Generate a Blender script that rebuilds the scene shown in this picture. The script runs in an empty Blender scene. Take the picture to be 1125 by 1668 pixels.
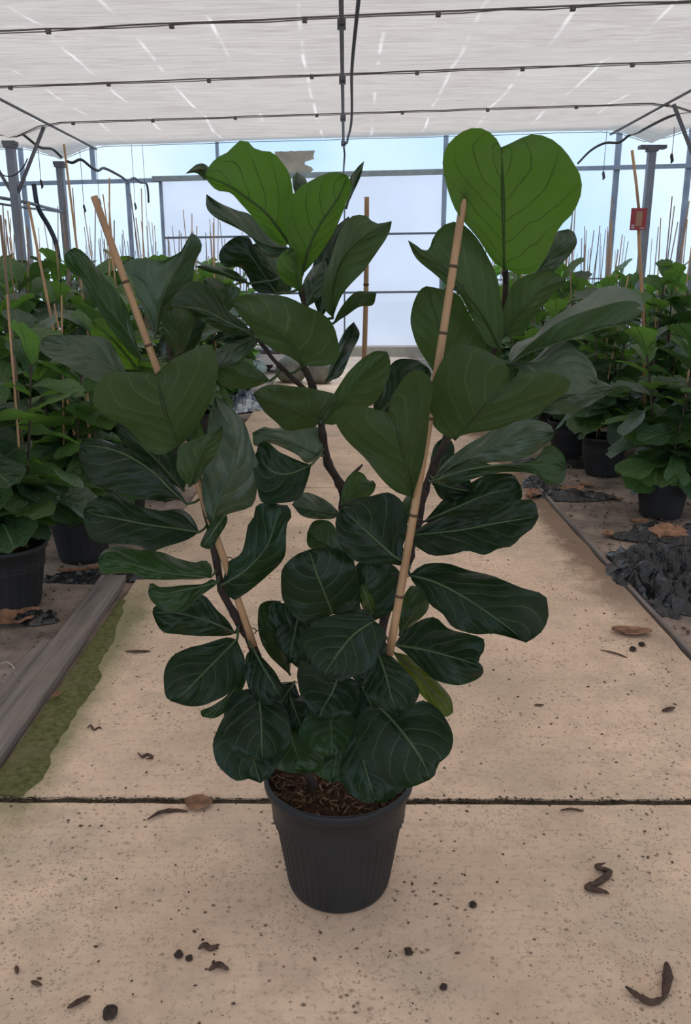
import bpy, bmesh, math, random
from mathutils import Vector, Matrix, noise, Quaternion
random.seed(7)
R = math.radians
scene = bpy.context.scene
C = scene.collection
# ------------------------------------------------------------------ camera
PITCH, F, CX, CY, CAMZ = R(15.7), 1350.0, 562.5, 834.0, 1.5
cam_d = bpy.data.cameras.new('camera'); cam = bpy.data.objects.new('camera', cam_d); C.objects.link(cam)
cam.location = (0, 0, CAMZ); cam.rotation_euler = (R(90) - PITCH, 0, 0)
cam_d.sensor_fit = 'HORIZONTAL'; cam_d.sensor_width = 36; cam_d.lens = 36 * F / 1125; cam_d.clip_start = .02; cam_d.clip_end = 400
scene.camera = cam
# ------------------------------------------------------------------ sky, sun, exposure
w = bpy.data.worlds.new('sky'); scene.world = w; w.use_nodes = True
nt = w.node_tree; nt.nodes.clear()
def wn(t, **k):
    n = nt.nodes.new(t)
    for a, b in k.items(): setattr(n, a, b)
    return n
tc = wn('ShaderNodeTexCoord'); nz = wn('ShaderNodeTexNoise'); nz.inputs['Scale'].default_value = 3.2; nz.inputs['Detail'].default_value = 4
nt.links.new(tc.outputs['Generated'], nz.inputs['Vector'])
rp = wn('ShaderNodeValToRGB'); rp.color_ramp.elements[0].position = .42; rp.color_ramp.elements[1].position = .6
rp.color_ramp.elements[0].color = (.42, .68, 1.0, 1); rp.color_ramp.elements[1].color = (1.0, 1.0, 1.02, 1)
nt.links.new(nz.outputs['Fac'], rp.inputs['Fac'])
bg = wn('ShaderNodeBackground'); bg.inputs['Strength'].default_value = 1.55
nt.links.new(rp.outputs['Color'], bg.inputs['Color'])
wo = wn('ShaderNodeOutputWorld'); nt.links.new(bg.outputs[0], wo.inputs['Surface'])
sun_d = bpy.data.lights.new('sun', 'SUN'); sun_d.energy = 3.2; sun_d.angle = R(20); sun_d.color = (1, .96, .9)
sun = bpy.data.objects.new('sun', sun_d); C.objects.link(sun); sun.rotation_euler = (R(-28), R(18), 0); sun.location = (0, 0, 12)
scene.view_settings.view_transform = 'Standard'; scene.view_settings.look = 'None'
scene.view_settings.exposure = 0.14; scene.view_settings.gamma = 1; scene.view_settings.use_curve_mapping = False

cp, sp = math.cos(PITCH), math.sin(PITCH)
def ray(px, py):
    a, b = (px - CX) / F, (CY - py) / F
    return Vector((a, cp + b * sp, -sp + b * cp))
def at(px, py, Y):
    d = ray(px, py); return Vector((0, 0, CAMZ)) + d * (Y / d.y)
def gnd(px, py, z=0):
    d = ray(px, py); return Vector((0, 0, CAMZ)) + d * ((z - CAMZ) / d.z)
def P(x, d, z): return Vector((x, d - .1 * x, z + .012 * x))      # the greenhouse frame stands slightly askew to the path

# ------------------------------------------------------------------ helpers
def mesh_obj(name, verts, faces, mat=None, parent=None, smooth=False, uvs=None, mats=None, fm=None):
    me = bpy.data.meshes.new(name); me.from_pydata([tuple(v) for v in verts], [], faces); 
    if uvs:
        uvl = me.uv_layers.new(name='UVMap')
        for lp in me.loops: uvl.data[lp.index].uv = uvs[lp.vertex_index]
    for m in (mats or [mat]):
        if m: me.materials.append(m)
    if fm:
        for p, k in zip(me.polygons, fm): p.material_index = k
    if smooth: me.polygons.foreach_set('use_smooth', [True] * len(me.polygons))
    me.update()
    o = bpy.data.objects.new(name, me); C.objects.link(o)
    if parent: o.parent = parent
    return o
def tag(o, label=None, cat=None, group=None, kind=None):
    if label: o['label'] = label
    if cat: o['category'] = cat
    if group: o['group'] = group
    if kind: o['kind'] = kind
    return o
def empty(name, loc, rz=0):
    o = bpy.data.objects.new(name, None); C.objects.link(o); o.location = loc; o.rotation_euler = (0, 0, rz); o.empty_display_size = .1
    return o
class MB:
    def __init__(s): s.v = []; s.f = []
    def box(s, a, b):
        i = len(s.v); x0, y0, z0 = a; x1, y1, z1 = b
        s.v += [(x0,y0,z0),(x1,y0,z0),(x1,y1,z0),(x0,y1,z0),(x0,y0,z1),(x1,y0,z1),(x1,y1,z1),(x0,y1,z1)]
        s.f += [(i,i+3,i+2,i+1),(i+4,i+5,i+6,i+7),(i,i+1,i+5,i+4),(i+1,i+2,i+6,i+5),(i+2,i+3,i+7,i+6),(i+3,i,i+4,i+7)]
    def beam(s, p, q, wd, ht=None, up=(0,0,1)):
        ht = ht or wd; p, q = Vector(p), Vector(q); d = (q - p).normalized(); u = Vector(up)
        if abs(d.dot(u)) > .95: u = Vector((0, 1, 0))
        a = d.cross(u).normalized() * wd / 2; b = a.cross(d).normalized() * ht / 2; i = len(s.v)
        for e in (p, q): s.v += [e - a - b, e + a - b, e + a + b, e - a + b]
        s.f += [(i,i+1,i+2,i+3),(i+7,i+6,i+5,i+4)] + [(i+k, i+4+k, i+4+(k+1)%4, i+(k+1)%4) for k in range(4)]
    def tube(s, pts, rad, n=6):
        pts = [Vector(p) for p in pts]; m = len(pts); i0 = len(s.v)
        if not hasattr(rad, '__len__'): rad = [rad] * m
        ref = None
        for k, p in enumerate(pts):
            d = (pts[min(k+1, m-1)] - pts[max(k-1, 0)])
            d = d.normalized() if d.length > 1e-9 else Vector((0,0,1))
            if ref is None: ref = d.orthogonal().normalized()
            ref = (ref - d * ref.dot(d)); ref = ref.normalized() if ref.length > 1e-6 else d.orthogonal().normalized()
            b = d.cross(ref)
            for j in range(n):
                a = 2 * math.pi * j / n; s.v.append(p + (ref * math.cos(a) + b * math.sin(a)) * rad[k])
        for k in range(m - 1):
            for j in range(n):
                a = i0 + k * n + j; b2 = i0 + k * n + (j + 1) % n; s.f.append((a, b2, b2 + n, a + n))
        s.f.append(tuple(i0 + j for j in reversed(range(n)))); s.f.append(tuple(i0 + (m-1)*n + j for j in range(n)))
    def build(s, name, mat, parent=None, smooth=False): return mesh_obj(name, s.v, s.f, mat, parent, smooth)
def cr(pts, n=8):
    """catmull-rom through points, n samples per span"""
    P_ = [Vector(p) for p in pts]; out = []
    for i in range(len(P_) - 1):
        a = P_[i-1] if i else P_[0] * 2 - P_[1]; b = P_[i]; c = P_[i+1]; d = P_[i+2] if i + 2 < len(P_) else P_[i+1] * 2 - P_[i]
        for k in range(n):
            t = k / n
            out.append(.5 * ((2*b) + (c-a)*t + (2*a-5*b+4*c-d)*t*t + (-a+3*b-3*c+d)*t**3))
    out.append(P_[-1]); return out
def resample(pts, n):
    L = [0]
    for i in range(1, len(pts)): L.append(L[-1] + (pts[i] - pts[i-1]).length)
    out = []; j = 0
    for k in range(n):
        t = L[-1] * k / (n - 1)
        while j < len(L) - 2 and L[j+1] < t: j += 1
        s = (t - L[j]) / max(1e-9, L[j+1] - L[j]); out.append(pts[j].lerp(pts[j+1], min(1, s)))
    return out

# ------------------------------------------------------------------ materials
class NT:
    def __init__(s, name):
        s.m = bpy.data.materials.new(name); s.m.use_nodes = True; s.t = s.m.node_tree; s.t.nodes.clear()
        s.out = s.t.nodes.new('ShaderNodeOutputMaterial')
    def n(s, typ, ins=None, **k):
        n = s.t.nodes.new(typ)
        for a, b in k.items(): setattr(n, a, b)
        for a, b in (ins or {}).items():
            if isinstance(b, bpy.types.NodeSocket): s.t.links.new(b, n.inputs[a])
            else: n.inputs[a].default_value = b
        return n
    def math(s, op, a, b=0., c=None):
        ins = {0: a, 1: b}
        if c is not None: ins[2] = c
        return s.n('ShaderNodeMath', ins, operation=op).outputs[0]
    def mix(s, f, a, b, bt='MIX'):
        n = s.n('ShaderNodeMix', {0: f}, data_type='RGBA', blend_type=bt)
        for i, v in ((6, a), (7, b)):
            if isinstance(v, bpy.types.NodeSocket): s.t.links.new(v, n.inputs[i])
            else: n.inputs[i].default_value = (*v, 1) if len(v) == 3 else v
        return n.outputs[2]
    def ramp(s, f, st):
        n = s.n('ShaderNodeValToRGB', {0: f}); e = n.color_ramp.elements
        while len(e) > 1: e.remove(e[-1])
        for i, (p, c) in enumerate(st):
            x = e[0] if i == 0 else e.new(p)
            x.position = p; c = (c, c, c) if not hasattr(c, '__len__') else c; x.color = (*c, 1)
        return n.outputs[0]
    def noise(s, vec, sc, det=4, rough=.5):
        return s.n('ShaderNodeTexNoise', {'Vector': vec, 'Scale': sc, 'Detail': det, 'Roughness': rough}).outputs['Fac']
    def mapping(s, vec, sc): return s.n('ShaderNodeMapping', {'Vector': vec, 'Scale': sc}).outputs[0]
    def bump(s, h, st, dist=.01): return s.n('ShaderNodeBump', {'Height': h, 'Strength': st, 'Distance': dist}).outputs[0]
    def pb(s, col, rough=.6, spec=.5, nrm=None, metal=0.):
        ins = {'Base Color': col if isinstance(col, bpy.types.NodeSocket) else (*col, 1), 'Roughness': rough, 'Specular IOR Level': spec, 'Metallic': metal}
        if nrm: ins['Normal'] = nrm
        return s.n('ShaderNodeBsdfPrincipled', ins).outputs[0]
    def done(s, sh): s.t.links.new(sh, s.out.inputs['Surface']); return s.m
    def ob(s): return s.n('ShaderNodeTexCoord').outputs['Object']
    def pos(s): return s.n('ShaderNodeNewGeometry').outputs['Position']

def plain(name, col, rough=.6, var=.2, sc=20, metal=0., bump=.2, spec=.4):
    m = NT(name); p = m.ob(); nz = m.noise(p, sc, 4)
    c = m.mix(m.ramp(nz, [(.3, 0.), (.7, 1.)]), tuple(x*(1-var) for x in col), tuple(min(1, x*(1+var)) for x in col))
    return m.done(m.pb(c, rough, spec, m.bump(nz, bump, .004), metal))

def leaf_mat(name, top, under, vein, transl=.35, trc=(.2,.45,.04), rough=.42, veinu=None, spec=.45, dust_sheen=0.):
    m = NT(name)
    uv = m.n('ShaderNodeSeparateXYZ', {0: m.n('ShaderNodeTexCoord').outputs['UV']})
    u = uv.outputs[0]; v = m.math('ABSOLUTE', m.math('SUBTRACT', uv.outputs[1], .5))
    v = m.math('MULTIPLY', v, 2.)
    p = m.ob(); geo = m.n('ShaderNodeNewGeometry'); back = geo.outputs['Backfacing']
    rnd = m.n('ShaderNodeObjectInfo').outputs['Random']
    wob = m.math('MULTIPLY', m.math('SUBTRACT', m.noise(p, 11., 3), .5), .20)
    ph = m.math('ADD', m.math('SUBTRACT', u, m.math('MULTIPLY', m.math('POWER', v, 1.15), .36)), wob)
    t = m.math('FRACT', m.math('ADD', m.math('MULTIPLY', ph, 5.6), .35))
    d = m.math('ABSOLUTE', m.math('SUBTRACT', t, .5))            # 0 on a side vein
    fade = m.math('SUBTRACT', 1.05, v)
    sv = m.math('MULTIPLY', m.ramp(d, [(0., 1.), (.02, .8), (.055, 0.)]), m.ramp(fade, [(.03, 0.), (.4, 1.)]))
    mid = m.ramp(v, [(0., 1.), (.018, 1.), (.04, 0.)])
    net = m.n('ShaderNodeTexVoronoi', {'Vector': p, 'Scale': 75.}, feature='DISTANCE_TO_EDGE').outputs[0]
    netl = m.ramp(net, [(0., 1.), (.08, 0.)])
    patch = m.noise(p, 14., 3)
    tcol = m.mix(m.ramp(patch, [(.3, 0.), (.75, 1.)]), tuple(x*.75 for x in top), tuple(x*1.35 for x in top))
    tcol = m.mix(m.math('MULTIPLY', netl, .07), tcol, vein)
    tcol = m.mix(m.math('MULTIPLY', sv, m.math('ADD', .2, m.math('MULTIPLY', m.noise(p, 17., 2), .7))), tcol, vein)
    tcol = m.mix(m.math('MULTIPLY', mid, .85), tcol, tuple(min(1, x*1.25) for x in vein))
    tcol = m.mix(m.math('MULTIPLY', m.ramp(m.noise(p, 5., 3), [(.4, 0.), (.75, 1.)]), dust_sheen), tcol, (.22, .25, .2))  # pale grey patches: dust, and sheen painted into the top colour
    veinu = veinu or tuple(x*.45 for x in under)
    ucol = m.mix(m.ramp(patch, [(.3, 0.), (.8, 1.)]), tuple(x*.85 for x in under), tuple(x*1.2 for x in under))
    ucol = m.mix(m.math('MULTIPLY', sv, .8), ucol, tuple(x*(2.5 if transl < .3 else .5) for x in under))
    fine = m.math('ABSOLUTE', m.math('SUBTRACT', m.math('FRACT', m.math('MULTIPLY', ph, 28.)), .5))
    ucol = m.mix(m.math('MULTIPLY', m.ramp(fine, [(0., 1.), (.12, 0.)]), .14), ucol, tuple(x*2.2 for x in under))
    ucol = m.mix(m.math('MULTIPLY', mid, .9), ucol, veinu)
    col = m.mix(back, tcol, ucol)
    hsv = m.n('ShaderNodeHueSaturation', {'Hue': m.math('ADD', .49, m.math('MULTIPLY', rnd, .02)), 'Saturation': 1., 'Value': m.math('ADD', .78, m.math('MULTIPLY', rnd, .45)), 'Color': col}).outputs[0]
    quilt = m.math('MULTIPLY', m.math('POWER', m.math('MULTIPLY', d, 2.), .7), .6)
    quilt = m.math('ADD', quilt, m.math('MULTIPLY', m.ramp(net, [(0., 0.), (.25, 1.)]), .06))
    quilt = m.math('ADD', m.math('MULTIPLY', quilt, m.math('ADD', .25, m.noise(p, 12., 2))), m.math('MULTIPLY', patch, 1.6))
    quilt = m.math('SUBTRACT', quilt, m.math('MULTIPLY', mid, .3))
    b = m.bump(quilt, .5, .0075)
    sh = m.pb(hsv, m.math('ADD', rough, m.math('MULTIPLY', back, .22)), spec, b)
    tl = m.mix(m.math('MULTIPLY', m.math('MAXIMUM', mid, m.math('MULTIPLY', sv, .7)), .85), trc, tuple(x*.12 for x in trc))
    tr = m.n('ShaderNodeBsdfTranslucent', {'Color': tl, 'Normal': b}).outputs[0]
    return m.done(m.n('ShaderNodeMixShader', {0: transl, 1: sh, 2: tr}).outputs[0])

M = {}
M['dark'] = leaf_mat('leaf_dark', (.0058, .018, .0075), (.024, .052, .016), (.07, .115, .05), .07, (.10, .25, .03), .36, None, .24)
M['fold'] = leaf_mat('leaf_fold', (.075, .105, .075), (.026, .06, .016), (.15, .2, .11), .10, (.13, .30, .04), .42, None, .6, .4)
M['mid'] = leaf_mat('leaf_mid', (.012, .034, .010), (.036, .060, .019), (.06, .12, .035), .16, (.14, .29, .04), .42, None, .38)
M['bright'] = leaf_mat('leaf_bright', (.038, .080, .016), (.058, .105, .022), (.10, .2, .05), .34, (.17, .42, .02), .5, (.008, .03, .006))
M['grey'] = leaf_mat('leaf_grey', (.030, .056, .028), (.05, .08, .035), (.12, .17, .08), .13, (.13, .25, .06), .42, None, .55, .28)  # grey top colour holds painted sheen as well as dust
M['yellow'] = leaf_mat('leaf_yellow', (.05, .09, .012), (.08, .12, .02), (.14, .2, .05), .3, (.3, .4, .02), .5)
M['farleaf'] = leaf_mat('leaf_far', (.048, .100, .032), (.07, .135, .035), (.12, .19, .08), .28, (.26, .56, .07), .42)
M['fardark'] = leaf_mat('leaf_far_dark', (.024, .054, .024), (.04, .08, .028), (.10, .15, .075), .16, (.16, .36, .05), .38)
M['midrib'] = plain('midrib', (.04, .075, .02), .55)
M['rib_pale'] = plain('midrib_pale', (.060, .095, .038), .5)
M['stem'] = plain('stem_bark', (.038, .024, .017), .75, .5, 60, bump=.6)
M['fstem'] = plain('stem_far', (.06, .045, .03), .8, .4, 40)
M['pot'] = plain('pot_plastic', (.020, .021, .023), .5, .18, 9, bump=.05, spec=.35)
M['steel'] = plain('galvanised_steel', (.22, .23, .26), .5, .2, 3, .3, .1)
M['dsteel'] = plain('weathered_pipe', (.13, .13, .14), .55, .2, 5, .2, .1)
M['cable'] = plain('black_cable', (.04, .035, .035), .6)
M['hose'] = plain('blue_black_hose', (.03, .04, .06), .5)
M['wire'] = plain('screen_wire', (.13, .105, .09), .7)
M['lintel'] = plain('lintel_timber', (.24, .23, .2), .7, .15, 6)
M['card'] = plain('cardboard', (.33, .25, .17), .9, .25, 4)
M['curb'] = plain('curb_concrete', (.40, .35, .29), .9, .15, 6)
M['sack'] = plain('sack', (.20, .20, .17), .85, .25, 8)
M['white'] = plain('white_plastic', (.75, .74, .78), .5, .05, 5)
M['tan_tag'] = plain('tag_face', (.35, .2, .12), .6, .1, 30)
M['red'] = plain('tag_red', (.30, .035, .04), .5, .2, 60)
M['print'] = plain('tag_print', (.42,.28,.32), .6)
M['dryleaf'] = plain('dry_leaf', (.25, .13, .075), .85, .55, 22, bump=1.)
M['twig'] = plain('twig_bark', (.085, .05, .035), .9, .35, 60, bump=.8)
M['clod'] = plain('soil_clod', (.05, .033, .025), 1, .4, 70, bump=1)
M['thread'] = plain('pale_thread', (.5, .48, .45), .8)

m = NT('bamboo'); p = m.ob(); s_ = m.noise(m.mapping(p, (120, 120, 4)), 1., 3)
c = m.mix(s_, (.36, .19, .085), (.58, .36, .19)); c = m.mix(m.ramp(m.noise(p, 6, 3), [(.45, 0.), (.7, .5)]), c, (.24, .13, .07))
M['bamboo'] = m.done(m.pb(c, .5, .4, m.bump(s_, .3, .002)))
m = NT('bamboo_old'); p = m.ob(); s_ = m.noise(m.mapping(p, (90, 90, 3)), 1., 3)
M['cane'] = m.done(m.pb(m.mix(s_, (.13, .09, .07), (.30, .21, .14)), .7, .3))
m = NT('bamboo_node'); M['node'] = m.done(m.pb((.10, .055, .03), .7))

def concrete(name, base, edge_dirt=True):
    m = NT(name); p = m.pos()
    n1 = m.noise(p, 1.3, 5, .6); n2 = m.noise(p, 9., 6, .65); n3 = m.noise(p, 55., 4, .7)
    br = m.noise(m.mapping(p, (2.5, 60, 1)), 1., 3)
    c = m.mix(m.ramp(n1, [(.35, 0.), (.65, 1.)]), tuple(x*.78 for x in base), tuple(min(1, x*1.08) for x in base))
    c = m.mix(m.math('MULTIPLY', m.ramp(m.noise(p, 1.9, 4, .6), [(.5, 0.), (.64, 1.)]), .6), c, (base[0]*.66, base[1]*.74, base[2]*.74))
    c = m.mix(m.math('MULTIPLY', m.ramp(n2, [(.48, 0.), (.68, 1.)]), .5), c, tuple(x*.62 for x in base))
    c = m.mix(m.math('MULTIPLY', m.ramp(br, [(.5, 0.), (.75, 1.)]), .22), c, tuple(x*.62 for x in base))
    c = m.mix(m.math('MULTIPLY', m.ramp(n3, [(.34, 1.), (.46, 0.)]), .6), c, tuple(x*.42 for x in base))
    vz = m.n('ShaderNodeTexVoronoi', {'Vector': p, 'Scale': 38., 'Randomness': 1.}).outputs['Distance']
    sp_ = m.math('MULTIPLY', m.ramp(vz, [(.13, 1.), (.24, 0.)]), m.ramp(m.noise(p, 3.3, 5, .75), [(.47, 0.), (.6, 1.)]))
    c = m.mix(m.math('MULTIPLY', sp_, .85), c, (.07, .045, .035))
    if edge_dirt:
        xyz = m.n('ShaderNodeSeparateXYZ', {0: p}); x = xyz.outputs[0]; y = xyz.outputs[1]
        e = m.math('ADD', x, m.math('MULTIPLY', m.math('SUBTRACT', m.noise(p, 3.2, 5, .7), .5), .55))
        far = m.ramp(m.math('MULTIPLY', y, .1), [(.27, 0.), (.42, 1.)])
        c = m.mix(m.math('MULTIPLY', m.math('MULTIPLY', m.ramp(e, [(1.16/2, 0.), (1.36/2, 1.)]) if False else m.ramp(m.math('MULTIPLY', e, .5), [(.585, 0.), (.66, 1.)]), far), .8), c, (.17, .105, .07))
        # green algae beside the left board
        e2 = m.math('ADD', m.math('MULTIPLY', x, -1.), m.math('MULTIPLY', m.math('SUBTRACT', m.noise(p, 7., 5, .7), .5), .16))
        c = m.mix(m.math('MULTIPLY', m.ramp(e2, [(.86, 0.), (.97, 1.)]), m.ramp(m.math('MULTIPLY', y, .1), [(.18, 0.), (.22, .75), (.36, .7), (.42, .1)])), c, (.15, .17, .06))
        # leaf-litter stain near joint
    vz2 = m.n('ShaderNodeTexVoronoi', {'Vector': p, 'Scale': 95., 'Randomness': 1.}).outputs['Distance']
    c = m.mix(m.math('MULTIPLY', m.math('MULTIPLY', m.ramp(vz2, [(.16, 1.), (.28, 0.)]), m.ramp(m.noise(p, 2.1, 5, .75), [(.45, 0.), (.58, 1.)])), .7), c, (.16, .10, .07))
    h = m.math('ADD', m.math('MULTIPLY', n2, .5), m.math('MULTIPLY', n3, .5))
    return m.done(m.pb(c, .92, .2, m.bump(h, .5, .006)))
M['concrete'] = concrete('path_concrete', (.84, .605, .44))
m = NT('joint_soil'); p = m.pos(); n1 = m.noise(p, 60, 5, .7)
M['joint'] = m.done(m.pb(m.mix(m.ramp(n1, [(.35, 0.), (.65, 1.)]), (.035, .027, .02), (.12, .09, .055)), 1, .1, m.bump(n1, 1., .01)))
m = NT('weed_fabric'); p = m.pos(); n1 = m.noise(p, 1.6, 6, .65); n2 = m.noise(p, 14, 5, .7)
wv = m.n('ShaderNodeTexWave', {'Vector': p, 'Scale': 60., 'Distortion': 1.}).outputs['Fac']
c = m.mix(m.ramp(n1, [(.35, 0.), (.65, 1.)]), (.12, .095, .08), (.48, .37, .30)); c = m.mix(m.math('MULTIPLY', m.ramp(n2, [(.5, 0.), (.7, 1.)]), .5), c, (.16, .09, .06))
M['fabric'] = m.done(m.pb(m.mix(m.math('MULTIPLY', wv, .12), c, (.05, .04, .04)), .9, .2, m.bump(n2, .8, .02)))
m = NT('earth'); p = m.pos(); n1 = m.noise(p, 3, 6, .7)
M['earth'] = m.done(m.pb(m.mix(m.ramp(n1, [(.35, 0.), (.65, 1.)]), (.06, .04, .03), (.15, .11, .085)), 1, .1, m.bump(n1, .8, .02)))
m = NT('old_board'); p = m.ob(); n1 = m.noise(m.mapping(p, (30, 1.5, 30)), 1., 5, .6); n2 = m.noise(p, 6, 4)
c = m.mix(m.ramp(n1, [(.3, 0.), (.7, 1.)]), (.12, .10, .092), (.30, .25, .22)); c = m.mix(m.math('MULTIPLY', m.ramp(n2, [(.5, 0.), (.7, 1.)]), .5), c, (.27, .2, .15))
M['board'] = m.done(m.pb(c, .85, .3, m.bump(n1, .6, .006)))
m = NT('black_plastic'); p = m.ob(); n1 = m.noise(p, 9, 5, .6)
dirt = m.ramp(m.noise(p, 5, 5, .7), [(.5, 0.), (.7, .6)])
M['plastic'] = m.done(m.pb(m.mix(dirt, (.014, .014, .016), (.09, .07, .055)), .26, .6, m.bump(n1, .9, .03)))
m = NT('moss'); p = m.pos(); n1 = m.noise(p, 45, 5, .7); n2 = m.noise(p, 6, 4)
c = m.mix(m.ramp(n1, [(.3, 0.), (.7, 1.)]), (.075, .08, .028), (.22, .22, .085)); c = m.mix(m.ramp(n2, [(.5, 0.), (.72, .6)]), c, (.22, .18, .11))
M['moss'] = m.done(m.pb(c, 1, .1, m.bump(n1, 1., .015)))
m = NT('potting_soil'); p = m.ob(); n1 = m.noise(p, 90, 6, .75); n2 = m.noise(p, 22, 3)
c = m.ramp(n1, [(.3, (.012, .008, .006)), (.52, (.06, .032, .018)), (.66, (.17, .09, .045)), (.8, (.3, .2, .12))])
M['soil'] = m.done(m.pb(c, 1, .15, m.bump(m.math('ADD', n1, n2), 1., .012)))
m = NT('blue_white_sheet'); p = m.ob(); n1 = m.noise(p, 9, 4, .7)
M['sheet'] = m.done(m.pb(m.ramp(n1, [(.38, (.05, .07, .14)), (.5, (.4, .45, .55)), (.62, (.7, .72, .75))]), .6))
# translucent claddings
def poly(name, tcol, tw, dif):
    m = NT(name); p = m.pos(); n1 = m.noise(p, .9, 4)
    col = m.mix(m.ramp(n1, [(.35, 0.), (.65, 1.)]), tuple(x*.93 for x in tcol), tcol)
    t = m.n('ShaderNodeBsdfTranslucent', {'Color': col}).outputs[0]
    d = m.n('ShaderNodeBsdfDiffuse', {'Color': (*dif, 1)}).outputs[0]
    x = m.n('ShaderNodeBsdfTransparent', {'Color': (*tcol, 1)}).outputs[0]
    a = m.n('ShaderNodeMixShader', {0: .12, 1: t, 2: d}).outputs[0]
    return m.done(m.n('ShaderNodeMixShader', {0: tw, 1: a, 2: x}).outputs[0])
M['poly'] = poly('polythene', (.60, .70, .785), .42, (.8, .85, .9))
M['panel'] = poly('door_sheet', (.97, .915, .94), .15, (.8, .8, .85))
m = NT('shade_cloth'); p = m.pos(); xyz = m.n('ShaderNodeSeparateXYZ', {0: p})
wv = m.noise(m.mapping(p, (2.2, 30, 1)), 1., 6, .75)          # lateral weave streaks
big = m.noise(p, 1.1, 4)
c = m.mix(m.ramp(wv, [(.3, 0.), (.7, 1.)]), (.255, .212, .19), (.43, .382, .345)); c = m.mix(m.math('MULTIPLY', m.ramp(big, [(.4, 0.), (.7, 1.)]), .35), c, (.385, .365, .30))
# streaks of sun painted into the cloth colour as thin, paler lengthwise lines
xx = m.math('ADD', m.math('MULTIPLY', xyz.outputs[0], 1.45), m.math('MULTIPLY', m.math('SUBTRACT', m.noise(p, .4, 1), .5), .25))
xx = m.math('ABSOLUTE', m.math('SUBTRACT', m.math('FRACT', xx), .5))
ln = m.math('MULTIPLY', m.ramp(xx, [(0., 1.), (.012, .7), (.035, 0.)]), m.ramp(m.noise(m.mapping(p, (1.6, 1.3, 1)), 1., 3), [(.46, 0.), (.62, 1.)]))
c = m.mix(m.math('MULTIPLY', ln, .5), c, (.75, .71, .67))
hs = m.n('ShaderNodeBsdfTranslucent', {'Color': c}).outputs[0]
df = m.n('ShaderNodeBsdfDiffuse', {'Color': (.42, .39, .36, 1)}).outputs[0]
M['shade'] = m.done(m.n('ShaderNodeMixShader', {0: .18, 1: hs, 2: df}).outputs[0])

# ------------------------------------------------------------------ STRUCTURE: ground
fl = mesh_obj('floor', [(-40,-14,-.05),(40,-14,-.05),(40,60,-.05),(-40,60,-.05)], [(0,1,2,3)], M['earth']); tag(fl, kind='structure')
XL, XR = -1.085, 1.41
def slab(y0, y1, k):
    # cast slab with slightly worn edges
    nx, ny = 40, max(2, int((y1-y0)*8)); v = []; f = []
    for j in range(ny + 1):
        for i in range(nx + 1):
            x = XL + (XR - XL) * i / nx; y = y0 + (y1 - y0) * j / ny - .006 * x
            if j in (0, ny): y += .010 * (noise.noise(Vector((x*9, k*5 + j, 0)))) + .004 * noise.noise(Vector((x*40, k, j)))
            if i in (0, nx): x += .014 * noise.noise(Vector((y*4, i, k)))
            v.append((x, y, .0015 * noise.noise(Vector((x*2, y*2, 0)))))
    W = nx + 1
    for j in range(ny):
        for i in range(nx): f.append((j*W+i, j*W+i+1, (j+1)*W+i+1, (j+1)*W+i))
    ring = [i for i in range(W)] + [j*W+nx for j in range(1, ny+1)] + [ny*W+i for i in range(nx-1, -1, -1)] + [j*W for j in range(ny-1, 0, -1)]
    b = len(v); v += [(v[q][0], v[q][1], -.05) for q in ring]; n = len(ring)
    f += [(ring[q], b+q, b+(q+1)%n, ring[(q+1)%n]) for q in range(n)]
    return mesh_obj('concrete_slab', v, f, M['concrete'], fl)
YJ = gnd(562, 1305).y
slab(-1.6, YJ - .014, 0); slab(YJ + .016, 6.0, 1); slab(6.02, 10.0, 2); slab(10.02, 13.2, 3); slab(13.22, 17.2, 4)
v = []; f = []; nj = 300
for i in range(nj + 1):
    x = XL + (XR-XL)*i/nj; z = -.004 + .006*noise.noise(Vector((x*14,0,0))) + .004*noise.noise(Vector((x*60,3,0)))
    for q, dy in enumerate((-.02, .0, .024)): v.append((x, YJ + dy - .006*x + .006*noise.noise(Vector((x*25, q, 1))), z if q == 1 else z - .004))
for i in range(nj):
    for q in range(2): f.append((i*3+q, i*3+3+q, i*3+4+q, i*3+1+q))
mesh_obj('joint_fill', v, f, M['joint'], fl)
# dusty ground fabric either side of the path
def fabric(x0, x1, y0, y1, seed):
    nx, ny = 30, 90; v = []; f = []
    for j in range(ny+1):
        for i in range(nx+1):
            x = x0 + (x1-x0)*i/nx; y = y0 + (y1-y0)*j/ny
            z = -.014 + .012*noise.noise(Vector((x*1.7, y*1.7, seed))) + .007*noise.noise(Vector((x*7, y*4, seed+4)))
            v.append((x, y, z))
    for j in range(ny):
        for i in range(nx): f.append((j*(nx+1)+i, j*(nx+1)+i+1, (j+1)*(nx+1)+i+1, (j+1)*(nx+1)+i))
    return mesh_obj('ground_fabric', v, f, M['fabric'], fl, True)
fabric(-6.5, -1.10, 1.2, 16.8, 1); fabric(1.425, 6.5, 1.2, 16.8, 9)
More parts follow.
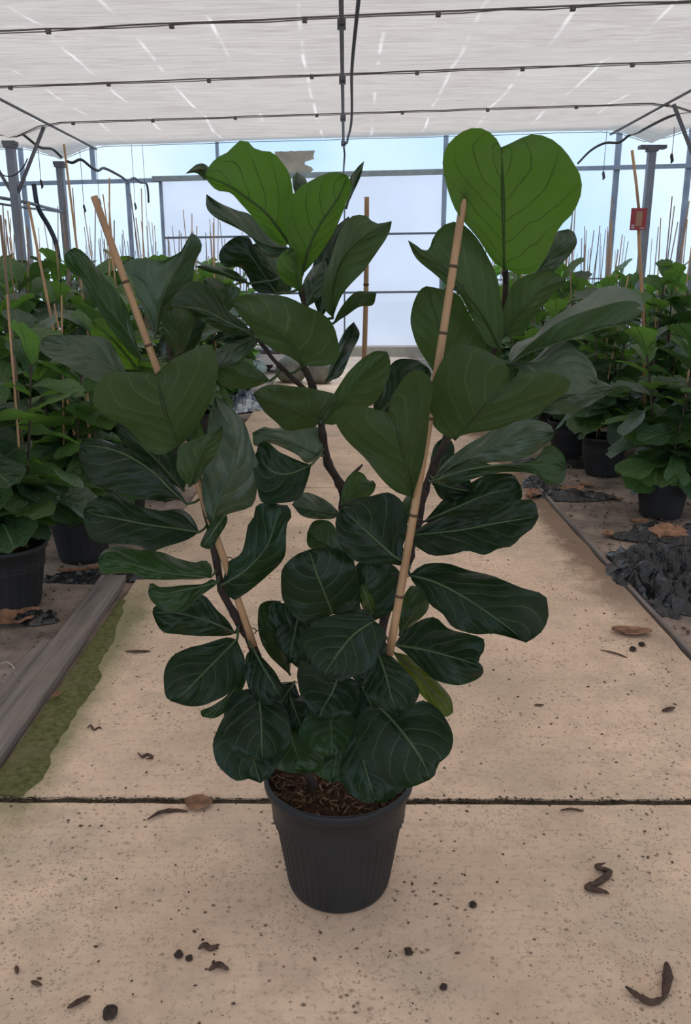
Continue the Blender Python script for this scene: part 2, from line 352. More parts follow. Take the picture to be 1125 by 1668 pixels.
# timber edging
def board(name, p0, p1, wd, ht, label, rz=0):
    n = 24; v = []; f = []; p0 = Vector(p0); p1 = Vector(p1); d = (p1-p0).normalized(); s = Vector((d.y, -d.x, 0))
    o = empty(name + '_tmp', p0) if False else None
    for i in range(n+1):
        c = p0.lerp(p1, i/n) ; wb = .008*noise.noise(Vector((i*.4, wd*50, 0)))
        for a, b in ((-wd/2, 0), (wd/2, 0), (wd/2, ht), (wd/2-.006, ht+.003), (-wd/2+.006, ht+.003), (-wd/2, ht)):
            v.append(c - p0 + s*(a+wb) + Vector((0, 0, b + .004*noise.noise(Vector((i*.3, 7, 0))))))
    for i in range(n):
        for k in range(6): f.append((i*6+k, i*6+(k+1)%6, i*6+6+(k+1)%6, i*6+6+k))
    f += [(5,4,3,2,1,0), tuple(n*6+k for k in range(6))]
    o = mesh_obj(name, v, f, M['board'])
    o.location = p0; tag(o, label, 'board'); return o
board('edging_board', (-1.155, 1.3, -.02), (-1.20, 4.05, -.015), .13, .035, 'long grey weathered edging board along the left side of the concrete path')
board('edging_strip', (1.43, 1.3, -.02), (1.44, 6.3, -.02), .022, .030, 'thin worn timber strip along the right edge of the concrete path')
o = board('edging_board', (-1.37, 1.3, -.02), (-1.27, 3.3, -.02), .09, .018, 'narrow dusty board lying on the ground fabric left of the edging board')
# moss beside the left board
v = []; f = []; n = 180
for i in range(n+1):
    y = 2.17 + (3.75-2.17)*i/n; tp = max(0, 1-max(0, (y-2.9)/.85)); wr = (.155 + .05*noise.noise(Vector((y*5, 0, 0))) + .012*noise.noise(Vector((y*14, 0, 0))))*(.25+.75*tp)
    for k in range(13):
        t = k/12; x = -1.093 + wr*t; h = (.010*math.sin(math.pi*min(1, t*.9+.1))*(1-t)**.5 + .004*(1-t)*noise.noise(Vector((x*60, y*60, 0))))
        v.append((x + .004*noise.noise(Vector((x*20, y*14, 5))), y, h-.001-.006*max(0, t-.85)/.15))
for i in range(n):
    for k in range(12): f.append((i*13+k, i*13+k+1, i*13+14+k, i*13+13+k))
tag(mesh_obj('moss', v, f, M['moss'], None, True), 'green moss growing in a strip along the left board', 'moss', kind='stuff')

# ------------------------------------------------------------------ STRUCTURE: greenhouse shell
WD, WX, WTOP = 17.0, 9.0, 5.2
def sheet(name, pts, mat, kind='structure', parent=None):
    o = mesh_obj(name, pts, [tuple(range(len(pts)))], mat, parent)
    if kind: o['kind'] = kind
    return o
def wallsheet(name, x0, x1, z0, z1, d, mat, parent=None, kind='structure', th=.012):
    mb = MB(); pts = [P(x0,d,z0),P(x1,d,z0),P(x1,d,z1),P(x0,d,z1)]
    return sheet(name, pts, mat, kind, parent)
wb = wallsheet('wall_back', -WX, WX, .2, WTOP, WD + .06, M['poly'])
mb = MB(); mb.beam(P(-WX, WD, .06), P(WX, WD, .06), .14, .24); c_ = mb.build('curb', M['curb'], wb)
wl = sheet('wall_left', [P(-WX,-5,0),P(-WX,WD,0),P(-WX,WD,WTOP),P(-WX,-5,WTOP)], M['poly'])
wr = sheet('wall_right', [P(WX,-5,0),P(WX,WD,0),P(WX,WD,WTOP),P(WX,-5,WTOP)], M['poly'])
for x in (-4.95, -6.4, -7.8, 1.88, 5.02, 6.3, 7.7):
    mb = MB(); mb.beam(P(x, WD, .2 if x not in (-4.95,) else 3.4), P(x, WD, WTOP), .085 if x < 4 else .10, .06, (0,1,0)); mb.build('wall_post', M['steel'], wb)
for x, z0, z1, ww in ((-4.28, .2, 3.4, .08), (-3.62, .2, 3.4, .06), (-2.47, 3.4, WTOP, .06)):
    mb = MB(); mb.beam(P(x, WD, z0), P(x, WD, z1), ww, .06, (0,1,0)); mb.build('wall_post', M['steel'], wb)
for x0, x1, z in ((-WX, -3.6, 3.40), (1.88, WX, 3.42), (-WX, -3.6, .95), (1.9, WX, 1.45)):
    mb = MB(); mb.beam(P(x0, WD-.05, z), P(x1, WD-.05, z), .06, .075 if z > 2 else .03); mb.build('wall_rail', M['steel'], wb)
# big sheet door
dr = wallsheet('door_1', -3.6, 1.86, .2, 3.38, WD + .02, M['panel'])
for z in (2.33, 1.24):
    mb = MB(); mb.beam(P(-3.6, WD-.02, z), P(1.86, WD-.02, z), .03, .04); mb.build('door_rail', M['dsteel'], dr)
mb = MB(); mb.beam(P(-.02, WD-.02, .2), P(-.02, WD-.02, 3.3), .03, .03, (0,1,0)); mb.build('door_stile', M['dsteel'], dr)
mb = MB(); mb.beam(P(-3.75, WD-.08, 3.42), P(1.86, WD-.08, 3.42), .12, .09); mb.build('door_lintel', M['lintel'], dr)
# torn cardboard on the back wall
nn = 26; v = []; edge = []
x0, x1, z0, z1 = -1.35, -.58, 3.47, 3.86
tp = [(x0 + (x1-x0)*i/12, z1 + .02*noise.noise(Vector((i*.9,2,0)))) for i in range(13)]
rt = [(x1 + .10*noise.noise(Vector((i*1.3,5,0))) - (.18 if i in (4,5) else .05*(i > 5)), z1 - (z1-z0)*i/8) for i in range(1, 8)]
bt = [(x1 - .1 - (x1-x0-.1)*i/8, z0 + .02*noise.noise(Vector((i,9,0)))) for i in range(9)]
ol = tp + rt + bt; k = len(ol); base = P(-.96, WD-.02, 3.66)
v = [P(a, WD-.02, b) - base for a, b in ol] + [P(a, WD-.035, b) - base for a, b in ol]
o = mesh_obj('cardboard_patch', v, [tuple(range(k)), tuple(reversed(range(k, 2*k)))] + [(i, (i+1)%k, k+(i+1)%k, k+i) for i in range(k)], M['card']); o.location = base
tag(o, 'torn brown cardboard patch above the lintel on the back wall', 'cardboard')

# shade screen ceiling: sagging cloth hung between wires, with valleys at the gutters
H, XB, XG, HG = 3.45, 3.7, 4.25, 3.27
BARS = [-4.5, -2.45, -.5, 1.4, 3.3, 5.2, 7.1, 8.95, 10.95, 12.9]
def hz(x):
    a = abs(x)
    if a <= XB: return H
    if a <= XG: return H - (H-HG) * ((a-XB)/(XG-XB))**1.2
    if a <= XG + .55: return HG + (H-HG)*((a-XG)/.55)**.8
    return H
xs = [-8.9, -7.5, -6.2, -5.2, -4.8, -4.6, -4.45, -4.35, -4.25, -4.15, -4.0, -3.85, -3.7] + [-3.7 + 7.4*i/40 for i in range(1, 40)] + [3.7, 3.85, 4.0, 4.15, 4.25, 4.35, 4.45, 4.6, 4.8, 5.2, 6.2, 7.5, 8.9]
ds = []
for a, b in zip(BARS[:-1], BARS[1:]): ds += [a + (b-a)*k/10 for k in range(10)]
ds.append(BARS[-1])
v = []; f = []
for j, d in enumerate(ds):
    fr = (j % 10)/10; sag = 4*fr*(1-fr)
    for x in xs:
        z = hz(x) - .045*sag*(1 if abs(x) < 3.7 else .3) + .014*noise.noise(Vector((x*.9, d*2.3, 0))) + .006*noise.noise(Vector((x*3, d*7, 0)))
        if 3.7 < abs(x) < 4.8: z += .12*sag*(1 - abs(abs(x)-XG)/.55)
        v.append(P(x, d, z))
W = len(xs)
for j in range(len(ds)-1):
    for i in range(W-1): f.append((j*W+i, (j+1)*W+i, (j+1)*W+i+1, j*W+i+1))
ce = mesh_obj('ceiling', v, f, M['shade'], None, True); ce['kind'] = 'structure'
sheet('roof_sheet', [P(-WX, 12.95, 4.3), P(WX, 12.95, 4.3), P(WX, WD+.06, WTOP-.1), P(-WX, WD+.06, WTOP-.1)], M['poly'])
bpy.data.objects['roof_sheet'].name = 'ceiling_roof_sheet'
for bi, d in enumerate(BARS):
    mb = MB()
    for q in range(2):
        if d == 12.9 and q: continue
        pts = []
        for i in range(61):
            x = -8.9 + 17.8*i/60
            z = hz(x) - .02 - .014*q + .010*noise.noise(Vector((x*2.2, d, q*9))) ; pts.append(P(x, d + .022*q*noise.noise(Vector((x*3, d, 4))), z))
        mb.tube(pts, (.0075, .005)[q] if d != 12.9 else .005, 4)
    if 6 < d < 12:
        for x in [-3.4 + 1.02*k + .2*noise.noise(Vector((k, d, 0))) for k in range(8)]:
            c = P(x, d, H - .035); mb.box((c.x-.018, c.y-.02, c.z-.018), (c.x+.018, c.y+.02, c.z+.018))
    mb.build('support_wire', M['wire'], ce)
for x in (-XB, XB):
    mb = MB(); mb.beam(P(x, -4.5, H-.05), P(x, 12.95, H-.05), .022); mb.build('ceiling_rail', M['dsteel'], ce)
mb = MB(); mb.beam(P(-.03, -4.5, H-.075), P(-.03, 12.9, H-.075), .035)
for d in BARS: mb.beam(P(-.03, d-.035, H-.075), P(-.03, d+.035, H-.075), .065)
mb.build('ceiling_rail', M['dsteel'], ce)
# cable along the centre rail that drops to the back wall
pts = [P(.075 + .018*math.sin(d*1.3) - max(0, d-9)*.012, d, H-.11 + .02*math.sin(d*2.1)) for d in [-4 + .6*k for k in range(29)]]
pts += [at(559, 232, 13.2), at(561, 250, 13.6), at(560, 268, 14.5), at(559, 285, 16.6)]
mb = MB(); mb.tube(cr(pts, 3), .015, 6); tag(mb.build('power_cable', M['cable'], None, True), 'black cable running under the centre of the shade screen', 'cable')
# posts with caps, gutters, braces
def post(x, d, label, cap=True):
    b = P(x, d, 0); r = empty('greenhouse_post', b); tag(r, label, 'post')
    mb = MB(); mb.beam((0,0,-.02), (0,0,HG-.06), .10, .10, (0,1,0)); mb.build('shaft', M['steel'], r)
    mb = MB(); k = .18 if cap else .08; mb.box((-k,-.07,HG-.085), (k,.07,HG-.04)); mb.box((-.07,-.07,HG-.12), (.07,.07,HG-.085)); mb.build('cap', M['dsteel'], r)
    mb = MB(); mb.box((-.1,-.1,-.03), (.1,.1,.01)); mb.build('base_plate', M['dsteel'], r)
    return r
post(-XG, 12.85, 'square steel post with a small dark top at the left end of the shade screen', False)
post(XG, 12.85, 'square steel post with a flat cap behind the red sign, right side')
pL = post(-XG, 10.95, 'steel post with crossing braces at the far left edge', False)
pR = post(XG, 10.95, 'steel post hidden beyond the right edge with a slanting brace')
for r_, s in ((pL, 1), (pR, -1)):
    for (a, b) in (((s*.45, -.0, H-.05), (s*.04, 0, 2.62)), ((-s*.45, 0, H-.05), (-s*.04, 0, 2.62))):
        mb = MB(); mb.beam(a, b, .035); mb.build('brace', M['dsteel'], r_)
mb = MB(); mb.tube([at(-40, 318, 11.4), at(0, 322, 11.4), at(45, 330, 11.6), at(75, 338, 12.4), at(100, 344, 13.1)], .022, 6)
mb.tube([at(-40, 328, 11.4), at(0, 332, 11.4), at(45, 339, 11.6), at(75, 342, 12.4), at(100, 346, 13.1)], .015, 6)
tag(mb.build('water_pipe', M['steel'], None, True), 'pair of grey pipes running back between the two left steel posts', 'pipe')
def cable(pts, r, label, mat='cable', name='loose_cable', cat='cable'):
    mb = MB(); mb.tube(cr([at(*p) for p in pts], 5), r, 6); return tag(mb.build(name, M[mat], None, True), label, cat)
cable([(55,300,12),(62,338,12),(80,370,12.1),(92,400,12.1),(97,445,12.2),(98,520,12.2)], .035, 'thick dark blue hose arching down beside the left post', 'hose', 'water_hose', 'hose')
cable([(107,262,13.2),(118,265,13.2),(132,260,13.2),(148,272,13.4),(160,278,13.6),(170,274,13.8),(196,287,14.5),(208,295,15),(218,290,15.3),(228,297,15.7),(238,299,16.3),(241,312,16.6),(242,330,16.7)], .02, 'wavy black cable from the left post to the door frame')
cable([(12,222,11.4),(28,213,11.5),(45,225,11.8),(65,240,12.2),(85,243,12.7),(100,256,13)], .018, 'black cable looped between the two left post tops')
cable([(941,266,13.5),(962,245,13),(985,233,12.7),(1008,232,12.6),(1025,220,12.5),(1045,212,12.2),(1085,192,11.3),(1125,178,10.8),(1160,172,10.5)], .017, 'black cable sweeping past the cap of the right post')
cable([(0,282,11),(10,287,11),(24,285,11.1),(38,272,11.1),(45,258,11.1)], .008, 'thin cable loop hanging between braces at the far left')
HK = [(66,300,12.5,'thin wire with a small weight hanging right of the leftmost post'),(136,340,13.6,'thin weighted wire hanging just right of the second left post'),(161,330,14.5,'thin weighted wire hanging under the wavy cable at left'),
    (219,336,15.5,'short weighted wire hanging left of the sheet door'),(242,425,16.5,'long thin wire hanging against the left edge of the sheet door'),(981,286,13.2,'thin weighted wire hanging left of the right post with the cap'),(1092,258,11.5,'thin weighted wire hanging at the top right, beside the slanting brace')]
for i, (px, y1, Y, lab) in enumerate(HK):
    b = at(px+1, y1, Y); zt = (H + .012*b.x - .03) if Y + .1*b.x < 12.8 else 4.3 + (Y + .1*b.x - 12.95)*.2
    if abs(b.x) > 3.7 and Y < 12.8: zt = HG + .1
    t_ = Vector((0, 0, zt - b.z)); mb = MB(); mb.tube([t_, t_*.5 + Vector((.004,0,0)), Vector((0,0,0))], .0045, 4); o = mb.build('hanging_wire', M['cable']); o.location = b
    mb = MB(); mb.tube([(0,0,.06), (0,0,.03), (.015,0,-.03), (0,0,-.06)], [.012,.02,.02,.008], 6); mb.build('weight', M['cable'], o)
    tag(o, lab, 'wire', 'wires hanging under the roof')
# sign
pr = at(1039.5, 357, 6.9); sg = empty('red_sign', pr); tag(sg, 'small red and tan sign held up on a cane over the right-hand plants', 'sign')
mb = MB(); mb.box((-.062,-.004,-.082), (.062,.004,.082)); mb.build('board', M['red'], sg)
mb = MB(); mb.box((-.022,-.0065,-.052), (.026,-.0045,.058)); mb.build('label_panel', M['tan_tag'], sg)
for bx in (((-.054,-.0065,-.072), (-.030,-.0045,-.040)), ((.012,-.0065,-.075), (.050,-.0045,-.062))):
    mb = MB(); mb.box(*bx); mb.build('print', M['print'], sg)
mb = MB(); mb.tube([at(1040,374,6.93)-pr, at(1042,430,6.93)-pr, at(1047,500,6.93)-pr, at(1050,720,6.95)-pr], .014, 6); mb.tube([at(1029,245,6.95)-pr, at(1036,300,6.93)-pr, at(1040,340,6.92)-pr], .011, 6); mb.build('cane', M['bamboo'], sg, True)

# ------------------------------------------------------------------ POTS and LEAVES
def lathe(prof, n, rib=0, rz0=0, rz1=0, amp=.0015):
    v = []; f = []
    for (r, z) in prof:
        for k in range(n):
            a = 2*math.pi*k/n; rr = r
            if rib and rz0 <= z <= rz1: rr = r + (amp if (k % 4) < 2 else -amp)
            v.append((rr*math.cos(a), rr*math.sin(a), z))
    for j in range(len(prof)-1):
        for k in range(n): f.append((j*n+k, j*n+(k+1)%n, (j+1)*n+(k+1)%n, (j+1)*n+k))
    f.append(tuple(reversed(range(n)))); return v, f
PROF = [(.118,0),(.126,.003),(.130,.012),(.1325,.03),(.160,.205),(.162,.212),(.167,.216),(.1675,.224),(.174,.283),(.180,.287),(.1845,.292),(.186,.300),(.186,.312),(.183,.317),(.178,.316),(.176,.308),(.174,.29),(.170,.26),(.165,.2)]
def disc(r, z, rings, n, amp, seed):
    v = [(0,0,z)]; f = []
    for j in range(1, rings+1):
        for k in range(n):
            a = 2*math.pi*k/n; rr = r*j/rings; x, y = rr*math.cos(a), rr*math.sin(a)
            v.append((x, y, z + amp*noise.noise(Vector((x*40, y*40, seed))) + amp*.8*noise.noise(Vector((x*110, y*110, seed)))))
    for k in range(n): f.append((0, 1+k, 1+(k+1)%n))
    for j in range(rings-1):
        for k in range(n): f.append((1+j*n+k, 1+(j+1)*n+k, 1+(j+1)*n+(k+1)%n, 1+j*n+(k+1)%n))
    return v, f

# ================= main plant, leaf by leaf =================
PX, PY = -.017, 1.815
root = empty('fiddle_leaf_fig', (PX, PY, 0)); ROOT = Vector((PX, PY, 0))
tag(root, 'tall potted fiddle leaf fig with three staked stems standing on the concrete path in front', 'potted plant')
v, f = lathe(PROF, 192, 1, .03, .206, .0013); pot = mesh_obj('pot', v, f, M['pot'], root, True)
v, f = disc(.1735, .283, 26, 90, .006, 3); mesh_obj('soil', v, f, M['soil'], root, True)
mb = MB()
for k in range(420):
    a, r = random.random()*6.28, .17*math.sqrt(random.random()); c = Vector((r*math.cos(a), r*math.sin(a), .286)); s = random.uniform(.0015, .005)
    d = Vector((random.uniform(-1,1), random.uniform(-1,1), random.uniform(-.3,.5))).normalized()*s*2.2; mb.beam(c-d, c+d, s, s*.7)
o = mb.build('bark_chips', plain('bark_chips', (.12,.065,.035), .95, .7, 40), root); o['kind'] = 'stuff'

def stem(pts, r0, r1, n=10):
    w3 = cr([at(*p) - ROOT for p in pts], 6); m_ = len(w3); rad = [r0 + (r1-r0)*i/(m_-1) for i in range(m_)]
    w4 = [p + Vector((.0025*noise.noise(p*30), .0025*noise.noise(p*30+Vector((5,0,0))), 0)) for p in w3]
    rad = [r*(1 + .18*noise.noise(p*45) + (.22 if i % 5 == 0 else 0)) for i, (r, p) in enumerate(zip(rad, w3))]
    mb = MB(); mb.tube(w4, rad, n); mb.build('stem', M['stem'], root, True); return w3
S1 = stem([(520,1300,1.80),(470,1190,1.80),(428,1100,1.79),(408,1045,1.78),(385,1008,1.77),(362,960,1.77),(347,885,1.77),(332,820,1.77),(318,760,1.77),(300,700,1.78),(285,620,1.80),(270,540,1.82)], .012, .005)
S2 = stem([(560,1290,1.84),(590,1100,1.88),(575,960,1.9),(560,850,1.9),(556,795,1.9),(535,755,1.89),(524,700,1.88),(517,650,1.88),(500,610,1.88),(492,580,1.88),(497,520,1.89),(490,470,1.89),(480,420,1.89)], .012, .0055)
S3 = stem([(590,1300,1.80),(605,1150,1.76),(625,1010,1.75),(645,960,1.76),(664,915,1.76),(680,850,1.78),(695,790,1.8),(715,740,1.81),(745,680,1.83),(790,600,1.84),(815,540,1.84),(822,480,1.84),(822,430,1.84)], .012, .006)
S4 = stem([(556,800,1.9),(572,775,1.9),(590,757,1.91)], .005, .003)
S5 = stem([(520,655,1.88),(475,615,1.86),(445,585,1.85),(420,552,1.84)], .006, .004)
STEMS = [p for s in (S1, S2, S3, S4, S5) for p in s]

def leaf(base, tip, Mp, Lp, Rp, Y0, a=-.3, gy=.45, f=(.02, .02), top=True, mat='dark', bend=-.015, rip=.006, rib=None, pet=True, label=None, seed=[0]):
    seed[0] += 1; sd = seed[0]*3.7
    NU, NV = 22, 6
    V2 = lambda p: Vector((p[0], p[1]))
    B, T = V2(base), V2(tip)
    mp = resample(cr([B] + [V2(p) for p in Mp] + [T], 10), NU+1)
    lp = resample(cr([B] + [V2(p) for p in Lp] + [T], 8), NU+1)
    rp_ = resample(cr([B] + [V2(p) for p in Rp] + [T], 8), NU+1)
    ax = (T-B); axn = ax.normalized()
    K = 1/735.
    def w3(q, u, s, side):
        d = q - B; al = d.dot(axn)*K; up = -d.y*K
        y = Y0 + a*al + gy*up + f[side]*s*math.sin(math.pi*min(1, u*.9+.08)) + bend*4*u*(1-u)
        y += 1.5*rip*s*s*math.sin(u*13 + sd + side*2 - s*2) + .012*noise.noise(Vector((u*3, s*2*(1-2*side), sd)))
        return at(q.x, q.y, y) - ROOT
    verts = []; uvs = []; faces = []
    for i in range(NU+1):
        u = i/NU
        for j in range(NV, 0, -1):
            s = j/NV; verts.append(w3(mp[i].lerp(lp[i], s*(1+.05*s*noise.noise(Vector((u*7, sd, 0))))), u, s, 0)); uvs.append((u, .5 - s/2))
        verts.append(w3(mp[i], u, 0, 0)); uvs.append((u, .5))
        for j in range(1, NV+1):
            s = j/NV; verts.append(w3(mp[i].lerp(rp_[i], s*(1+.05*s*noise.noise(Vector((u*7, sd, 9))))), u, s, 1)); uvs.append((u, .5 + s/2))
    W = 2*NV+1
    area = 0
    for i in range(NU):
        q = [mp[i], lp[i], lp[i+1], mp[i+1]]
        area += sum(q[k].x*q[(k+1)%4].y - q[(k+1)%4].x*q[k].y for k in range(4))
    # order: verts (i, j) j increasing goes L->R ; face (i,j),(i,j+1),(i+1,j+1),(i+1,j)
    # in image with y down, positive area of (M,L,L',M') => face (L,M,M',L') is negative = counter-clockwise seen by the camera
    towards = area > 0
    flip = (towards != top)
    for i in range(NU):
        for j in range(W-1):
            q = (i*W+j, i*W+j+1, (i+1)*W+j+1, (i+1)*W+j)
            faces.append(q[::-1] if flip else q)
    o = mesh_obj('leaf', verts, faces, M[mat], root, True, uvs)
    if label: o['label'] = label
    # midrib and petiole
    ridge = [verts[i*W+NV] for i in range(NU)]
    mb = MB(); pts = []
    if pet:
        b3 = ridge[0]; c = min(STEMS, key=lambda p: (p-b3).length)
        if .004 < (c-b3).length < .13: pts = [c, c.lerp(b3, .5) + Vector((0,0,-.004))]
    off = Vector((0, .0010 if top else -.0006, 0))
    pp = pts + [r + off for r in ridge]
    rr = [.0030]*len(pts) + [.0026*(1-i/NU)**.8 + .0005 for i in range(NU)]
    mb.tube(pp, rr, 6); mb.build('midrib', M[rib or ('rib_pale' if top else 'midrib')], o, True)
    return o
def U(*a, **k): k.setdefault('top', False); k.setdefault('gy', -.35); k.setdefault('a', -.1); k.setdefault('mat', 'bright'); return leaf(*a, **k)

# --- centre stem, top cluster
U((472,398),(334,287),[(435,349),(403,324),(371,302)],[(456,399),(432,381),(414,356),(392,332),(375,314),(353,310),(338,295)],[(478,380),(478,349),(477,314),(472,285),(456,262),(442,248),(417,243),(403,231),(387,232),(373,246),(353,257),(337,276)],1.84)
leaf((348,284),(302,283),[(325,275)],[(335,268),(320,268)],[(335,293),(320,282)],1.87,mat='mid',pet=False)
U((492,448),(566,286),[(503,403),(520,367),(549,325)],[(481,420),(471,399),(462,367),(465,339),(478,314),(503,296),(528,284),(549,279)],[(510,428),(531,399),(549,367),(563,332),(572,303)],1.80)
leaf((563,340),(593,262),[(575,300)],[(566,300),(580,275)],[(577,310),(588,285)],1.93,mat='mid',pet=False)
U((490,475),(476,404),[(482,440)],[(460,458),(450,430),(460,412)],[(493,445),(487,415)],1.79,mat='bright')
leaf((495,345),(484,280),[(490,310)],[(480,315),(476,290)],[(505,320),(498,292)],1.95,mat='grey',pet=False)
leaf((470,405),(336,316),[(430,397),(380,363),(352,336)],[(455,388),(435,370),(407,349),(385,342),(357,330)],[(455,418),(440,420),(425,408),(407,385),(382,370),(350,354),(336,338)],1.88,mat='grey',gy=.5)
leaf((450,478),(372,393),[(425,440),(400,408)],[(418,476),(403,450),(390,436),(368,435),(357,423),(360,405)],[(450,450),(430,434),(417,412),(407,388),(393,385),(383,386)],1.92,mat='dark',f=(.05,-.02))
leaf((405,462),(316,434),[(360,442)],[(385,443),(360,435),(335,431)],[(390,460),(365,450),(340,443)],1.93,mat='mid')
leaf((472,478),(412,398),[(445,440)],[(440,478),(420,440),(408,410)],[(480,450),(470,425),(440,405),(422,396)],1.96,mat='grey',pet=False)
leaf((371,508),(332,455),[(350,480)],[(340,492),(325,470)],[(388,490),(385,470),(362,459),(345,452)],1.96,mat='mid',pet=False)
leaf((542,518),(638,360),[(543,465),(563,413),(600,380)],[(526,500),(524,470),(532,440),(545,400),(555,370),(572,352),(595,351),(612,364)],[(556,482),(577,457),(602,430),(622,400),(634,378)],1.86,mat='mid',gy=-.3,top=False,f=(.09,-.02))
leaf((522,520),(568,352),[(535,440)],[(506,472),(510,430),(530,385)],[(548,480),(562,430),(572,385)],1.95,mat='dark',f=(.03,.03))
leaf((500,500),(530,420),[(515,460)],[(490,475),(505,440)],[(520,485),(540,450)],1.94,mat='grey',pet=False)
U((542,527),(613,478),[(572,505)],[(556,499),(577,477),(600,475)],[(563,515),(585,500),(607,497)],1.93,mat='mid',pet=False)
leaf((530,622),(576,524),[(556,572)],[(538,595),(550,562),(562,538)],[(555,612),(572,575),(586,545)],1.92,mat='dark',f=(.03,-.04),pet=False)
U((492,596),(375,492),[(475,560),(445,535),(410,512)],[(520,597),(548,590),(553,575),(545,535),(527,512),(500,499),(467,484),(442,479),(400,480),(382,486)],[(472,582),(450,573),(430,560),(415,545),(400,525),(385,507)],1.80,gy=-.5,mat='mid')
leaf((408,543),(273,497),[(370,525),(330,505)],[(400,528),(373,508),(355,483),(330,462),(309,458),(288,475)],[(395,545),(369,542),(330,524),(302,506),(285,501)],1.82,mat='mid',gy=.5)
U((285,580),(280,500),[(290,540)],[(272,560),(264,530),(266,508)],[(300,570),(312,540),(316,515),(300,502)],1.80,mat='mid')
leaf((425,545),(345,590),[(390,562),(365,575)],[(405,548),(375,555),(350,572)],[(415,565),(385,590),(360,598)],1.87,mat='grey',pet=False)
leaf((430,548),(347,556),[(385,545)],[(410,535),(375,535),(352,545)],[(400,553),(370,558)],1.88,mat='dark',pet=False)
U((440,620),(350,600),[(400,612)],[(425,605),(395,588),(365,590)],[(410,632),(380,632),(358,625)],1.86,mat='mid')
# --- left stem, upper leaves
leaf((252,551),(312,379),[(258,510),(270,470),(290,430)],[(240,520),(222,480),(212,450),(201,440),(204,427),(220,421),(240,421),(262,424),(283,416),(293,412),(302,395)],[(262,525),(275,500),(300,480),(314,455),(318,425),(327,410),(328,395),(320,384)],1.86,mat='grey',f=(.0,.06),a=-.05,gy=.25)
leaf((232,585),(112,408),[(200,532),(168,492),(145,455)],[(222,560),(208,505),(188,472),(165,445),(143,418),(125,403)],[(215,578),(180,535),(152,490),(132,455),(112,440),(104,418)],1.84,mat='mid',gy=.1,f=(.03,-.03))
U((225,602),(150,522),[(190,560)],[(222,570),(195,535),(168,518)],[(200,600),(168,575),(148,545)],1.93,mat='bright',pet=False)
leaf((210,618),(66,558),[(165,590),(111,566)],[(198,590),(185,565),(170,550),(130,546),(85,546),(70,550)],[(180,628),(149,618),(111,598),(82,583),(66,572)],1.80,mat='grey',gy=.6,f=(.02,-.03))
U((291,727),(254,609),[(273,682),(263,647)],[(268,740),(245,737),(220,711),(199,693),(177,679),(154,664),(151,643),(156,625),(177,609),(209,606),(238,606)],[(309,711),(330,679),(344,650),(354,611),(352,579),(341,561),(323,565),(291,579),(268,595)],1.68,mat='mid',gy=-.45,a=0)
leaf((265,590),(330,470),[(290,530)],[(258,560),(275,515),(300,480)],[(300,585),(325,555),(340,510),(338,480)],1.9,mat='dark',pet=False)
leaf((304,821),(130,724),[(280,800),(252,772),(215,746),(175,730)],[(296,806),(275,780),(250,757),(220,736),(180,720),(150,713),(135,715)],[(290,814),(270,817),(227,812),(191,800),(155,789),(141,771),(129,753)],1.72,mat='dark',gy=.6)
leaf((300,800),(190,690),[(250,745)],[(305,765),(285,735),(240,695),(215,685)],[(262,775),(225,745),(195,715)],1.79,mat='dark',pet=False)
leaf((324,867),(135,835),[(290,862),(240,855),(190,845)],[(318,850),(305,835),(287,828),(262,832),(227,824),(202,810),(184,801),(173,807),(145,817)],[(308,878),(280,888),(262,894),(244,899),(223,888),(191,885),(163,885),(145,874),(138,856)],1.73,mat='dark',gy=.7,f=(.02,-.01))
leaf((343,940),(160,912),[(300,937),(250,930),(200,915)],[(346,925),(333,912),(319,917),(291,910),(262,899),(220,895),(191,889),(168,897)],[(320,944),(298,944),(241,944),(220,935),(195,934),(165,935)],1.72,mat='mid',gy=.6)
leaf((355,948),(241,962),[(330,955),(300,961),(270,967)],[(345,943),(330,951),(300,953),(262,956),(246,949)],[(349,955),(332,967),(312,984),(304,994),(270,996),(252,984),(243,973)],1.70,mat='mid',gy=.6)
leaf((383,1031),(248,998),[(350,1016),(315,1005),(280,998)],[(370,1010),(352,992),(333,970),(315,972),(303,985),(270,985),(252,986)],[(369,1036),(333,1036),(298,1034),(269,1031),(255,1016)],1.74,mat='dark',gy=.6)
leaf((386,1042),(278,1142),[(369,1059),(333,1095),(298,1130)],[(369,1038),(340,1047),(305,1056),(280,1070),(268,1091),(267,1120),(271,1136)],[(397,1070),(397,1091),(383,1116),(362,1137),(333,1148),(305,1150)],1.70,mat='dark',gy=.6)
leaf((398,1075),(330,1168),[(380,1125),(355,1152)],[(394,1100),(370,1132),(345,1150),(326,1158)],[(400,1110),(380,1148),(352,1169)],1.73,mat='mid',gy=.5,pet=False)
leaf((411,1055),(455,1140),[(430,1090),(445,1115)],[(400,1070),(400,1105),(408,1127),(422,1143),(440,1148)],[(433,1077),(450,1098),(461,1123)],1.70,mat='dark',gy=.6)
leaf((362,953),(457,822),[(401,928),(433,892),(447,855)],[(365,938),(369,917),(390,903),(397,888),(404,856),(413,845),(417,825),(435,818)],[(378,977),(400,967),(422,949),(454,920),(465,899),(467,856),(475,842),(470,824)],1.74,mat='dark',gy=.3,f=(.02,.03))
leaf((345,862),(350,646),[(352,825),(368,785),(385,745),(378,695)],[(333,830),(328,800),(330,765),(340,735),(338,690)],[(365,840),(383,834),(411,824),(419,800),(423,765),(415,740),(407,715),(398,689),(380,668),(362,652)],1.70,mat='grey',gy=.35,f=(.02,.03))
U((309,792),(362,693),[(318,760),(338,722)],[(296,780),(288,765),(288,745),(292,727),(310,718),(337,707)],[(322,785),(333,765),(348,745),(358,725),(363,708)],1.65,mat='mid',gy=-.3)
